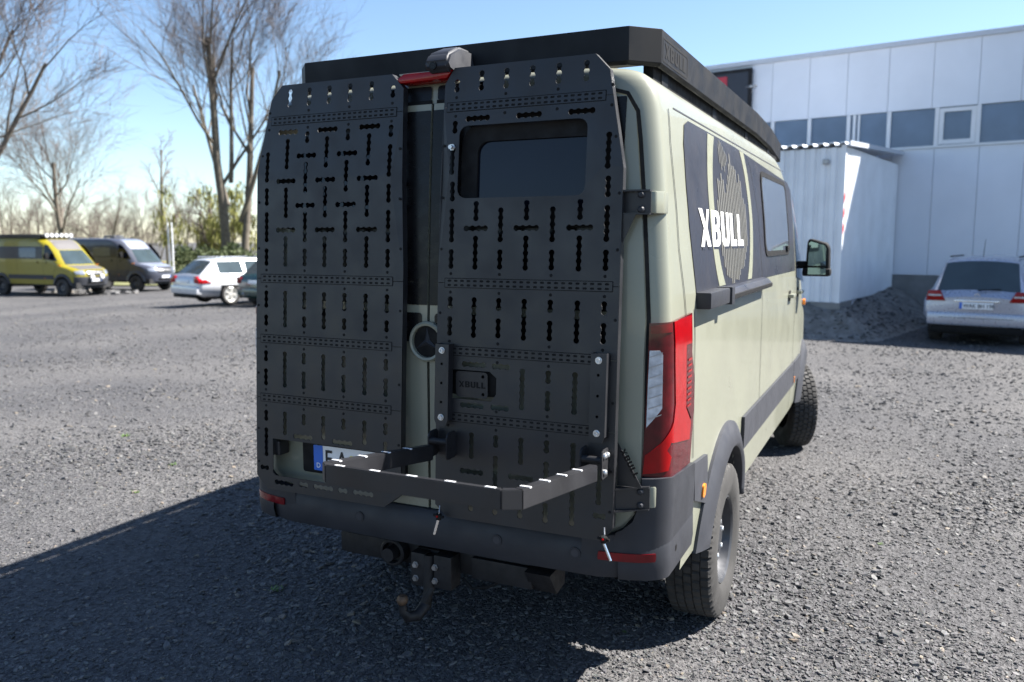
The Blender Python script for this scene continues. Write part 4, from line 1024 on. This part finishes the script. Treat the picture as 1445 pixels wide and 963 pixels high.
# bank of loose gravel and earth below the shed
M['bank'] = mat('bank_earth', (0.11, 0.104, 0.094), 0.95, col2=(0.20, 0.19, 0.178), scale=6, bump=.6, bscale=14, detail=8)
def bank_z(x, y):
    q = np.stack([x, y], -1) - SK[:2]; u = -(q @ UD[:2]); n_ = q @ UN[:2]         # u right of the shed corner, n_ into the wall
    front = np.clip((n_ + 1.15) / 1.1, 0, 1); front = front * front * (3 - 2 * front)
    side = np.clip((1.15 + .05 * n_ - u) / 1.4, 0, 1); side = side * side * (3 - 2 * side)
    wob = .10 * np.sin(x * 3.1 + y) * np.sin(y * 2.3) + .05 * np.sin(x * 7 + 2 * y)
    return (front * side) * (.62 + .02 * n_ + wob) - .02
nx, ny = 90, 80; gx, gy = np.meshgrid(np.linspace(-6, 3.2, nx), np.linspace(11.2, 18.6, ny)); Z = bank_z(gx.ravel(), gy.ravel())
V = np.stack([gx.ravel(), gy.ravel(), Z], -1); F = [(j * nx + i, j * nx + i + 1, (j + 1) * nx + i + 1, (j + 1) * nx + i) for j in range(ny - 1) for i in range(nx - 1)]
mb = MB(); mb.add(V, F); bk = mb.build("gravel_bank", M['bank'], None, smooth=True, angle=90); tag(bk, kind='structure')
Pb = np.stack([RNG.uniform(-4, 2.6, 7000), RNG.uniform(11.8, 18, 7000)], -1); kz = bank_z(Pb[:, 0], Pb[:, 1]); Pb = Pb[kz > .02]
chips("bank_stones", Pb, np.clip(.02 * np.exp(RNG.normal(0, .5, len(Pb))), .008, .08), M['chip'], 9, bank_z)

# ------------------------------------------------------------------ parked cars
M['silver'] = mat('silver_blue_paint', (0.34, 0.365, 0.44), 0.3, metal=.45, var=.02, coat=.6)
M['carwhite'] = mat('silver_white_paint', (0.50, 0.51, 0.54), 0.3, metal=.2, var=.01, coat=.5)
M['green'] = mat('dark_green_paint', (0.012, 0.045, 0.04), 0.25, var=.05, coat=.6)
M['yellow'] = mat('yellow_olive_paint', (0.215, 0.18, 0.007), 0.4, var=0.03, coat=0.4)
M['grey'] = mat('graphite_paint', (0.042, 0.047, 0.066), 0.38, var=.03, coat=0.4)
M['hoodgrey'] = mat('matt_grey_wrap', (0.10, 0.095, 0.095), 0.5, var=.03)
M['lampwhite'] = mat('lamp_glass', (0.5, 0.51, 0.53), 0.15, var=.05, coat=.5)
M['headlight'] = mat('headlight_glass', (0.30, 0.32, 0.36), 0.08, metal=.5, var=.3, scale=20, coat=.6)
M['alloy'] = mat('alloy_rim', (0.72, 0.72, 0.70), 0.35, metal=.6, var=.03)
def build_car(root, st, paint, wb, rear_axle, rad, rims, style='alloy', rw=.75):
    """st: stations (y, z_low, w_low, w_mid, z_belt, w_belt, z_top, w_top, kind); kind b body, g glass at the sides, r glass on top (rear screen), f windscreen"""
    rows = []
    for (y, zl, wl, wm, zb, wb_, zt_, wt, k) in st:
        zm = zl + (zb - zl) * .52
        half = [(0, zl), (wl * .85, zl), (wl, zl + .06), (wm, zm - .10), (wm, zm), (wm * .99, zm + (zb - zm) * .5), (wb_, zb), (wb_ + (wt - wb_) * .85, zb + (zt_ - zb) * .86), (wt, zt_ - (zt_ - zb) * .04), (wt * .8, zt_), (wt * .4, zt_ + .02), (0, zt_ + .025)]
        rows.append([(x, y, z) for x, z in half] + [(-x, y, z) for x, z in half[1:-1][::-1]])
    nr = len(rows[0]); V = [p for r_ in rows for p in r_]; fb = []; fg = []; seg = len(st)
    for i in range(seg - 1):
        kind = st[i][8]
        for k in range(nr):
            q = (i * nr + k, i * nr + (k + 1) % nr, (i + 1) * nr + (k + 1) % nr, (i + 1) * nr + k); kk = k if k < 11 else nr - 1 - k
            c = np.array([V[a] for a in q]).mean(0)
            if abs(c[0]) > .5 * rw and any((c[1] - wy) ** 2 + (c[2] - rad) ** 2 < (rad + .05) ** 2 for wy in (rear_axle, rear_axle + wb)): continue
            if 'g' in kind and kk == 6: fg.append(q)
            elif ('r' in kind) and kk in (8, 9, 10): fg.append(q)
            else: fb.append(q)
    fb.append(tuple(range(nr))); fb.append(tuple((seg - 1) * nr + k for k in range(nr)))
    b = MB(); b.add(V, fb); bo = b.build("body", paint, root, smooth=True, angle=38)
    par = {}
    def find(a):
        while par.setdefault(a, a) != a: a = par[a]
        return a
    for q in fg:
        for a in q[1:]: par[find(a)] = find(q[0])
    grp = {}
    for q in fg: grp.setdefault(find(q[0]), []).append(q)
    for qs in grp.values(): b = MB(); b.add(V, qs); b.build("window", M['clearglass'], root, smooth=True, angle=38)
    b = MB(); b.box((-rw + .12, rear_axle - .5, rad * .55), (rw - .12, rear_axle + wb + .5, rad + .25)); b.build("underbody", M['underbody'], root)
    for yy in (rear_axle, rear_axle + wb):
        make_wheel(root, (rw, yy, rad), 0, rad, .205, rad * .68, rims, style); make_wheel(root, (-rw, yy, rad), math.pi, rad, .205, rad * .68, rims, style)
    return bo
def deco(name, root, lo, hi, m, bev=.01, mtx=None):
    b = MB(); b.box(lo, hi, bev, mtx); return b.build(name, m, root, smooth=True)
# silver hatchback by the warehouse
hb = empty("hatchback_car", (2.98, 12.85, .0), R(-10.5), "silver blue hatchback parked nose-in to the white warehouse wall, seen from behind", "car")
S = [(0.0, .34, .60, .78, .86, .70, .862, .62, 'b'), (.04, .30, .70, .84, .90, .78, .902, .70, 'b'), (.10, .28, .74, .875, .98, .80, .985, .66, 'r'), (.48, .28, .76, .885, 1.00, .80, 1.50, .58, 'b'), (.54, .28, .76, .888, 1.0, .80, 1.53, .58, 'b'),
     (.66, .24, .78, .888, 1.0, .80, 1.555, .585, 'g'), (1.32, .22, .78, .888, .99, .80, 1.58, .59, 'b'), (1.40, .22, .78, .888, .99, .80, 1.58, .59, 'g'), (2.35, .22, .78, .888, .97, .80, 1.58, .58, 'b'), (2.42, .22, .78, .888, .97, .80, 1.575, .58, 'g'), (2.75, .22, .78, .885, .96, .80, 1.54, .56, 'r'), (3.45, .22, .77, .88, .95, .78, 1.0, .70, 'b'), (4.0, .24, .74, .85, .85, .74, .88, .62, 'b'), (4.22, .28, .62, .75, .72, .60, .75, .48, 'b'), (4.27, .34, .5, .6, .6, .5, .62, .4, 'b')]
build_car(hb, S, M['silver'], 2.78, .80, .31, M['alloy'])
for s in (1, -1):
    b = MB(); b.prism([(s * .50, .80), (s * .83, .80), (s * .80, .99), (s * .60, .99)], 1, -.015, .20, .012); t_ = b.build("tail_light", M['red'], hb, smooth=True)
    deco("clear_lens", t_, (s * .68 - .11, -.022, .885), (s * .68 + .11, .03, .915), M['clear'], .004)
    deco("reflector", hb, (s * .62 - .12, -.03, .49), (s * .62 + .12, .05, .52), M['midred'], .004)
    deco("roof_rail", hb, (s * .56 - .015, .75, 1.585), (s * .56 + .015, 2.4, 1.61), M['deep'], .008)
deco("bumper", hb, (-.80, -.055, .36), (.80, .12, .60), M['silver'], .05); deco("bumper_groove", hb, (-.60, -.059, .50), (.60, -.03, .508), M['deep'], .002); deco("lower_valance", hb, (-.72, -.02, .22), (.72, .2, .36), M['deep'], .03)
deco("chrome_strip", hb, (-.36, -.03, .80), (.36, .03, .825), M['chrome'], .006)
pp = deco("number_plate", hb, (-.27, -.028, .665), (.27, .02, .785), M['plate'], .004); deco("euro_band", pp, (-.27, -.031, .667), (-.225, -.02, .783), M['plateblue'], .001)
tag(put_text("plate_lettering", "WAK BH 196", -.21, .69, .072, -.0305, M['ink'], pp, .88), kind="stuff")
b = MB(); b.lathe([(-.001, .045), (-.01, .045), (-.01, .036), (-.001, .036)], (0, .02, .90), 1, 20); b.build("emblem", M['chrome'], hb)
b = MB(); b.tube([(-.0, .045, 1.0), (.10, .06, 1.012), (.36, .085, 1.03)], .012, 6); b.build("rear_wiper", M['deep'], hb); b = MB(); b.tube([(-.02, .72, 1.59), (.02, .55, 1.92)], [.006, .003], 6); b.build("aerial", M['deep'], hb)
b = MB()
for s in (1, -1): b.box((s * .36 - .13, 1.1, .8), (s * .36 + .13, 1.25, 1.18), .05); b.box((s * .36 - .12, 1.9, .8), (s * .36 + .12, 2.05, 1.36), .05)
b.build("seats", M['deep'], hb, smooth=True)
# white estate car on the left
es = empty("estate_car", (0, 0, 0), 0, "silver white estate car with bright alloy wheels parked left of the camper van", "car")
S = [(0.0, .36, .60, .76, .78, .74, .80, .66, 'b'), (.05, .30, .72, .84, .88, .80, .89, .70, 'b'), (.14, .27, .76, .89, .97, .82, .98, .70, 'r'), (.62, .26, .78, .905, 1.0, .82, 1.40, .58, 'b'), (.74, .24, .80, .91, 1.0, .82, 1.44, .585, 'g'), (1.62, .22, .80, .91, .99, .82, 1.47, .60, 'b'), (1.72, .22, .80, .91, .98, .82, 1.47, .60, 'g'), (2.55, .22, .80, .91, .97, .82, 1.46, .59, 'b'), (2.62, .22, .80, .91, .96, .82, 1.455, .59, 'g'), (2.95, .22, .80, .91, .95, .82, 1.40, .58, 'r'), (3.65, .22, .79, .90, .94, .80, .985, .74, 'b'), (4.5, .26, .74, .86, .82, .72, .85, .62, 'b'), (4.8, .32, .58, .72, .66, .55, .68, .45, 'b')]
build_car(es, S, M['carwhite'], 2.85, 1.10, .325, M['alloy'], rw=.79)
for s in (1, -1):
    b = MB(); b.prism([(s * .58, .72), (s * .90, .70), (s * .90, .80), (s * .72, .93), (s * .60, .93)], 1, -.01, .22, .015); b.build("tail_light", M['red'], es, smooth=True)
    b = MB(); b.prism([(.06, .705), (.06, .79), (.2, .83), (.42, .72)], 0, s * .895 - .03, s * .895 + .03, .01); b.build("tail_light", M['red'], es, smooth=True)
    deco("roof_rail", es, (s * .58 - .015, .8, 1.50), (s * .58 + .015, 2.6, 1.525), M['chrome'], .008)
deco("bumper", es, (-.82, -.06, .36), (.82, .14, .62), M['carwhite'], .05); deco("number_plate", es, (-.26, -.03, .70), (.26, .03, .80), M['frame'], .004); deco("lower_valance", es, (-.7, -.03, .24), (.7, .2, .37), M['deep'], .03)
# dark green car behind the panel edge
gc = empty("green_car", (0, 0, 0), 0, "dark green car standing between the white estate and the camper van, mostly hidden", "car")
S = [(0.0, .34, .60, .76, .80, .72, .82, .64, 'b'), (.05, .28, .72, .83, .90, .79, .91, .70, 'b'), (.14, .26, .76, .87, .98, .80, 1.0, .68, 'r'), (.60, .24, .78, .88, 1.0, .80, 1.45, .57, 'b'), (.72, .22, .78, .88, 1.0, .80, 1.49, .58, 'g'), (1.4, .22, .78, .88, .99, .80, 1.52, .59, 'b'), (1.5, .22, .78, .88, .98, .80, 1.52, .59, 'g'), (2.4, .22, .78, .88, .96, .80, 1.50, .58, 'b'), (2.5, .22, .78, .88, .95, .80, 1.47, .57, 'r'), (3.3, .22, .77, .87, .94, .78, .98, .7, 'b'), (4.0, .28, .70, .8, .8, .7, .82, .6, 'b'), (4.2, .34, .5, .6, .6, .5, .62, .4, 'b')]
build_car(gc, S, M['green'], 2.6, .75, .31, M['alloy'])
for s in (1, -1): deco("tail_light", gc, (s * .72 - .1, -.01, .72), (s * .72 + .1, .12, .92), M['midred'], .02)
deco("bumper", gc, (-.78, -.05, .34), (.78, .12, .58), M['green'], .05); deco("number_plate", gc, (-.26, -.03, .72), (.26, .03, .83), M['plate'], .004)
b = MB(); b.lathe([(-.025, .0005), (-.02, .015), (0, .026), (.02, .018), (.03, .0005)], (-.35, -.16, .42), 2, 12); b.tube([(-.35, -.16, .40), (-.35, -.15, .33), (-.35, .1, .32)], .016, 8); b.build("tow_ball", M['chrome'], gc, smooth=True)
def place(root, local, target, heading):
    """put root so that its local point lands on target; heading: azimuth clockwise from +y"""
    a = -heading; c, s = math.cos(a), math.sin(a); root.rotation_euler = (0, 0, a)
    root.location = (target[0] - (local[0] * c - local[1] * s), target[1] - (local[0] * s + local[1] * c), target[2])
place(es, (.89, 1.10), (-17.75, 15.99, -.14), R(15)); place(gc, (-.80, .1), (-17.0, 15.6, -.14), R(8))
# the two vans on the far left
def far_van(name, label, paint, clad, target, heading, hood, roofm=None, hi=False):
    r = empty(name, (0, 0, 0), 0, label, "camper van")
    build_van(r, paint, clad, M['bumper'], M['film'])
    rear_bumper(r, M['bumper']); make_wheel(r, (.86, 3.805, .385), 0); make_wheel(r, (-.86, 3.805, .385), math.pi)
    fl_ = decal("vinyl_film", [[(-.9, 1.62), (2.70, 1.62), (2.70, 2.16), (-.9, 2.16)]], SR, M['film'], r, .004, 0, .15)
    decal("side_window_pane", [rrect(1.2, 1.68, 2.3, 2.1, .07)], SR, M['sideglass'], r, .008, 0, .12)
    decal("windscreen", [[(-.72, 1.385), (.72, 1.385), (.66, 1.7), (.58, 1.99), (-.58, 1.99), (-.66, 1.7)]], mapF, M['clearglass'], r, .008, 0, .06)
    if hood: decal("bonnet", [[(-.62, 1.17), (.62, 1.17), (.68, 1.30), (.72, 1.34), (-.72, 1.34), (-.68, 1.30)]], mapF, hood, r, .006, 0, .03)
    if roofm: decal("roof_front", [[(-.60, 2.02), (.60, 2.02), (.62, 2.20), (.60, 2.46), (-.60, 2.46), (-.62, 2.20)]], mapF, roofm, r, .006, 0, .05)
    decal("grille", [[(-.40, .90), (.40, .90), (.46, 1.12), (-.46, 1.12)]], mapF, M['deep'], r, .012, .01, .06)
    for z in (.95, 1.0, 1.05): decal("grille_bar", [[(-.40, z), (.40, z), (.40, z + .018), (-.40, z + .018)]], mapF, M['steel'], r, .022, .01, .08)
    b = MB(); b.lathe([(0, .075), (.02, .075), (.02, .06), (.01, .06)], (0, 4.77, 1.02), 1, 20); b.build("emblem", M['chrome'], r)
    for s in (1, -1): decal("headlight", [[(s * .50, .93), (s * .80, .98), (s * .83, 1.10), (s * .52, 1.14)]], mapF, M['headlight'], r, .014, .01, .06)
    decal("front_bumper", [[(-.84, .50), (.84, .50), (.85, .86), (-.85, .86)]], mapF, clad, r, .03, .03, .07)
    decal("air_intake", [[(-.45, .54), (.45, .54), (.40, .64), (-.40, .64)]], mapF, M['deep'], r, .034, 0, .08)
    pl_ = decal("number_plate", [rrect(-.26, .66, .26, .775, .01)], mapF, M['plate'], r, .045, .012, .1); decal("euro_band", [rrect(-.26, .66, -.215, .775, .01)], mapF, M['plateblue'], pl_, .048, 0, .1)
    b = MB(); b.prism([(1.02, 1.60), (1.19, 1.605), (1.20, 1.83), (1.05, 1.90)], 1, 3.05, 3.2, .02); b.box((.88, 3.06, 1.66), (1.05, 3.15, 1.72), .02); b.build("door_mirror", M['deep'], r, smooth=True)
    b = MB(); b.prism([(-1.02, 1.60), (-1.19, 1.605), (-1.20, 1.83), (-1.05, 1.90)], 1, 3.05, 3.2, .02); b.box((-1.05, 3.06, 1.66), (-.88, 3.15, 1.72), .02); b.build("door_mirror", M['deep'], r, smooth=True)
    place(r, (.98, 3.805), target, heading); return r
yv = far_van("camper_van", "yellow and black camper van with roof lights at the left edge of the yard", M['yellow'], M['clad'], (-31.12, 19.79, -.5), R(88), M['hoodgrey'], M['hoodgrey'])
b = MB(); b.box((-.80, -.9, 2.60), (.80, 2.55, 2.70), .01); b.box((-.7, -.7, 2.50), (-.62, 2.3, 2.6)); b.box((.62, -.7, 2.50), (.7, 2.3, 2.6)); b.build("roof_rack", M['black'], yv)
for i in range(6):
    b = MB(); x = -.60 + i * .24; b.lathe([(0, .085), (.05, .095), (.06, .085), (.065, .0005)], (x, 2.56, 2.64), 1, 16); b.build("roof_light", M['lampwhite'], yv, smooth=True)
for x in (-.25, .25):
    b = MB(); b.lathe([(0, .10), (.05, .105), (.06, .09), (.066, .0005)], (x, 4.80, .845), 1, 18); b.build("spot_light", M['lampwhite'], yv, smooth=True)
gv = far_van("camper_van", "graphite grey panel van with a pale bonnet parked behind the yellow camper van", M['grey'], M['grey'], (-31.2, 23.66, -.5), R(86), M['silver'], M['silver'])
b = MB(); b.box((-.3, 1.2, 2.57), (.3, 1.9, 2.66), .03); b.build("roof_hatch", M['grey'], gv, smooth=True)

# ------------------------------------------------------------------ trees
M['bark'] = mat('bark', (0.075, 0.062, 0.048), 0.9, col2=(0.135, 0.115, 0.09), scale=6)
M['twig'] = mat('brown_twigs', (0.085, 0.066, 0.056), 0.9, col2=(0.125, 0.098, 0.084), scale=3)
M['pinktwig'] = mat('reddish_birch_twigs', (0.16, 0.105, 0.095), 0.9, col2=(0.22, 0.155, 0.14), scale=3)
M['willow'] = mat('spring_leaves', (0.115, 0.12, 0.025), 0.7, col2=(0.20, 0.195, 0.05), scale=1.2)
M['shrub'] = mat('evergreen_leaves', (0.045, 0.065, 0.022), 0.7, col2=(0.10, 0.12, 0.045), scale=2)
M['weed'] = mat('weed_green', (0.05, 0.10, 0.018), 0.6, col2=(0.09, 0.15, 0.03), scale=30)
def grow(rng, base, d0, length, rad, levels, spread=.5, kids=(4, 7), up=.12, thick=None, fine=None, drop=0.0, ratio=(.5, .75), start=.25):
    """thick and fine collect tubes for the trunk part and the crown part"""
    stack = [(Vector(base), Vector(d0).normalized(), length, rad, 0)]
    while stack:
        p, d, L, r, lv = stack.pop()
        ns = 6 if lv == 0 else (4 if lv < 3 else 3); pts = [p.copy()]; ds = [d.copy()]; q = p.copy(); dd = d.copy()
        for i in range(ns):
            dd = (dd + Vector((rng.normal(0, .035 if lv == 0 else .10 + .03 * lv), rng.normal(0, .035 if lv == 0 else .10 + .03 * lv), rng.normal(0, .07) + up * (.5 if lv else .2) - drop * (lv >= 2)))).normalized(); q = q + dd * (L / ns); pts.append(q.copy()); ds.append(dd.copy())
        tip = r * (.45 if lv == 0 else .3); rad_ = [r + (tip - r) * i / ns for i in range(ns + 1)]
        (thick if lv < 2 else fine).tube(pts, rad_, 7 if lv == 0 else (5 if lv < 2 else 3), caps=False)
        if lv < levels:
            n = int(rng.integers(kids[0], kids[1] + 1))
            for k in range(n):
                t = start + (1 - start) * (k + rng.random()) / n if lv == 0 else .2 + .8 * (k + rng.random()) / n
                f = min(t * ns, ns - 1e-3); i = int(f); pp = pts[i].lerp(pts[i + 1], f - i); bd = ds[i]
                az = rng.uniform(0, 2 * math.pi); ax = bd.orthogonal().normalized(); ax.rotate(Matrix.Rotation(az, 3, bd)); an = spread * rng.uniform(.6, 1.35)
                nd = (bd * math.cos(an) + ax * math.sin(an)).normalized()
                stack.append((pp, nd, L * rng.uniform(*ratio) * (1 - .35 * t if lv == 0 else 1), max(r * (1 - .6 * t) * rng.uniform(.42, .62), .008), lv + 1))
def bare_tree(name, label, loc, specs, seed, twig='twig', levels=4, minr=None, **kw):
    rng = np.random.default_rng(seed); t = empty(name, loc, 0, label, "tree"); a, b = MB(), MB()
    for base, d, L, r in specs: grow(rng, base, d, L, r, levels, thick=a, fine=b, **kw)
    a.build("trunk", M['bark'], t, smooth=True, angle=80); b.build("crown", M[twig], t)
    return t
def at(px, depth, z):
    """ground position of something standing depth metres from the camera, in direction px of the photograph"""
    th = R(25.3) ; a = math.atan((px - 722.5) / 1168); az = a - th; dist = depth / math.cos(a)
    return (1.733 + dist * math.sin(az), -4.08 + dist * math.cos(az), z)
GZ = -.5
bare_tree("bare_tree", "large bare tree with twin trunks rising behind the white estate car", at(326, 52, GZ), [((-.35, 0, 0), (-.01, 0, 1), 14.5, .33), ((.75, .2, 0), (.03, .02, 1), 13.0, .27), ((-.2, .1, 4.6), (-.42, .1, 1), 8.5, .16), ((.7, .2, 3.6), (.42, 0, 1), 9.5, .17), ((.2, 0, 6.0), (.16, -.1, 1), 8.5, .15)], 3, levels=4, spread=.52, kids=(5, 7), up=.16, start=.36)
bare_tree("bare_tree", "bare round-crowned tree standing behind the yellow camper van", at(95, 58, GZ), [((0, 0, 0), (.02, 0, 1), 7.8, .24)], 8, levels=4, spread=.62, kids=(6, 8), up=.12, ratio=(.6, .8), start=.3)
bare_tree("leaning_tree", "big bare tree leaning in from the left edge with long rising branches", at(-70, 36, GZ), [((0, 0, 0), (-.1, .1, 1), 12, .34), ((.3, 0, 3.0), (.60, .20, .80), 8.2, .15), ((.2, 0, 4.5), (.42, .2, .9), 7.5, .12), ((.2, 0, 6.5), (.30, .1, 1.0), 6.5, .10)], 21, levels=4, spread=.5, kids=(5, 6), up=.13)
bare_tree("bare_tree", "small bare tree with thin crooked stems between the yellow van and the grey van", at(150, 62, GZ), [((0, 0, 0), (.3, 0, 1), 4.6, .12), ((-.5, 0, 0), (-.35, 0, 1), 3.8, .10)], 13, levels=3, spread=.7, kids=(6, 8), up=.06, ratio=(.55, .8))
bare_tree("birch_tree", "slim reddish birch with hanging twigs far behind the grey van", at(236, 78, GZ), [((0, 0, 0), (.0, 0, 1), 11, .16)], 14, twig='pinktwig', levels=3, spread=.5, kids=(12, 15), up=.05, drop=.14, ratio=(.20, .34), start=.15)
TH = ["brown leafless scrub tree at the very left edge behind the yellow van", "brown leafless scrub tree left of the round-crowned tree", "brown leafless scrub tree hard against the round-crowned tree trunk", "brown leafless scrub tree over the yellow van bonnet", "brown leafless scrub tree over the grey van roof", "brown leafless scrub tree over the grey van bonnet", "brown leafless scrub tree just left of the yellow-green willow"]
for i, (px, dp, h) in enumerate(((8, 70, 6.2), (48, 76, 5.6), (84, 82, 5.8), (128, 80, 5.4), (168, 84, 5.6), (206, 82, 5.8), (258, 80, 6.2))):
    bare_tree("scrub_tree", TH[i], at(px, dp, GZ), [((-1.2, 0, 0), (-.30, 0, 1), h * .8, .06), ((-.3, 0, 0), (-.05, 0, 1), h, .07), ((.5, 0, 0), (.15, 0, 1), h * .9, .07), ((1.4, .3, 0), (.35, 0, 1), h * .75, .06)], 30 + i, twig='twig', levels=3, spread=.5, kids=(7, 9), up=.08, ratio=(.4, .62), start=.08)
def leaf_cloud(mb, rng, blobs, n, size, hang=0.0):
    for (c, rr) in blobs:
        for k in range(n):
            v = rng.normal(0, 1, 3); v /= np.linalg.norm(v); v *= rng.random() ** .45; p = Vector(c) + Vector((v[0] * rr[0], v[1] * rr[1], v[2] * rr[2]))
            a = Vector(rng.normal(0, 1, 3)).normalized(); b_ = a.orthogonal().normalized(); s = size * rng.uniform(.6, 1.4)
            if hang: a = Vector((rng.normal(0, .12), rng.normal(0, .12), -1)).normalized(); b_ = Vector((rng.normal(), rng.normal(), 0)).normalized(); mb.add([p - b_ * s * .3, p + b_ * s * .3, p + a * s * hang], [(0, 1, 2)])
            else: mb.add([p - b_ * s * .5, p + a * s * .9, p + b_ * s * .5, p - a * s * .9], [(0, 1, 2, 3)])
wl = bare_tree("willow_tree", "yellow-green willow just coming into leaf behind the white estate car", at(302, 60, GZ), [((0, 0, 0), (.05, 0, 1), 4.8, .25), ((.4, 0, 0), (.35, 0, 1), 4.5, .2), ((-.3, 0, .3), (-.35, 0, 1), 4.0, .18)], 17, levels=3, spread=.7, kids=(5, 6), up=.05, drop=.08)
rng = np.random.default_rng(5); b = MB()
leaf_cloud(b, rng, [((rng.uniform(-3.6, 3.8), rng.uniform(-2, 2), rng.uniform(1.6, 6.2)), (rng.uniform(.35, .9), .7, rng.uniform(.5, 1.2))) for i in range(42)], 85, .16, hang=2.6); b.build("foliage", M['willow'], wl)
def shrub(name, label, loc, blobs, n, size, m, seed):
    t = empty(name, loc, 0, label, "shrub"); b = MB(); rng = np.random.default_rng(seed); leaf_cloud(b, rng, blobs, n, size); b.build("foliage", m, t)
    st_ = MB()
    for i in range(5): st_.tube([(rng.uniform(-.3, .3), rng.uniform(-.3, .3), 0), (rng.uniform(-.8, .8), rng.uniform(-.5, .5), 1.4)], [.04, .015], 5)
    st_.build("stems", M['bark'], t)
shrub("evergreen_shrub", "dark green rounded shrub left of the twin-trunked tree", at(276, 50, GZ), [((rng.uniform(-1.3, 1.3), rng.uniform(-.8, .8), rng.uniform(.3, 1.7)), (.6, .6, .55)) for i in range(14)], 220, .11, M['shrub'], 1)
shrub("evergreen_shrub", "dark green shrub right at the foot of the twin-trunked tree", at(310, 49, GZ), [((rng.uniform(-.9, 1.0), rng.uniform(-.8, .8), rng.uniform(.3, 1.9)), (.6, .6, .6)) for i in range(12)], 220, .11, M['shrub'], 2)
shrub("evergreen_shrub", "green shrub beside the big trunk at the left edge of the perforated panel", at(352, 48, GZ), [((rng.uniform(-.9, 1.0), rng.uniform(-.8, .8), rng.uniform(.3, 1.5)), (.6, .6, .6)) for i in range(10)], 200, .11, M['shrub'], 3)
for i, (px, lab) in enumerate(((238, "left slim pale pole beside the white estate car"), (243.5, "right slim pale pole beside the white estate car"))):
    b = MB(); p = at(px, 45, GZ); b.tube([(p[0], p[1], GZ), (p[0], p[1], GZ + 3.4)], .035, 8); o = b.build("pole", M['frame'], None, smooth=True); tag(o, lab, "pole", "pale poles behind the white estate")
# rough grass strip behind the parked vans
M['grass'] = mat('rough_grass', (0.10, 0.115, 0.035), 0.9, col2=(0.17, 0.16, 0.07), scale=1.5)
c0, c1 = at(-400, 44, 0), at(520, 44, 0); d0, d1 = at(-400, 90, 0), at(520, 90, 0)
b = MB(); b.add([(c0[0], c0[1], -.44), (c1[0], c1[1], -.44), (d1[0], d1[1], -.2), (d0[0], d0[1], -.2)], [(0, 1, 2, 3)]); o = b.build("grass_verge", M['grass'], None); tag(o, kind='structure')
# rubble heap between the two vans
Pq = np.stack([RNG.uniform(-34.5, -30.2, 160), RNG.uniform(21.6, 23.0, 160)], -1); chips("rubble", Pq, RNG.uniform(.08, .28, 160), M['chip'], 3, ground_z)
# single weeds in the gravel
def weed(px, py, lab, s, seed):
    # where the sight line meets level ground
    a = np.array([px, py]); dep = 1.88 * 1168 / (py - 341.0) * 1.0; x, y, _ = at(px, dep, 0); rng = np.random.default_rng(seed); b = MB()
    for k in range(26):
        an = rng.uniform(0, 2 * math.pi); l = s * rng.uniform(.5, 1.1); r_ = rng.uniform(0, s * .8); bx, by = x + r_ * math.cos(an), y + r_ * math.sin(an); q = rng.uniform(0, 6.28)
        t = (bx + l * .8 * math.cos(q), by + l * .8 * math.sin(q), l * rng.uniform(.25, .7)); w = s * .13
        b.add([(bx - w * math.sin(q), by + w * math.cos(q), .004), (bx + w * math.sin(q), by - w * math.cos(q), .004), t], [(0, 1, 2)])
    o = b.build("weed", M['weed'], None); tag(o, lab, "weed", "weeds in the gravel")
weed(373, 856, "small green weed in the shaded gravel left of the tow ball", .045, 1); weed(172, 706, "tiny weed in sunlit gravel just above the van's shadow edge", .035, 2); weed(229, 665, "tiny weed in sunlit gravel left of the perforated panel", .04, 3); weed(162, 622, "tiny weed furthest up the sunlit gravel on the left", .05, 4); weed(891, 921, "tiny weed beside the rear tyre's shadow", .014, 5); weed(1266, 785, "tiny weed alone in the sunlit gravel at lower right", .02, 6)
print("objects", len(bpy.data.objects), "tris", sum(len(o.data.polygons) for o in bpy.data.objects if o.type == 'MESH'))
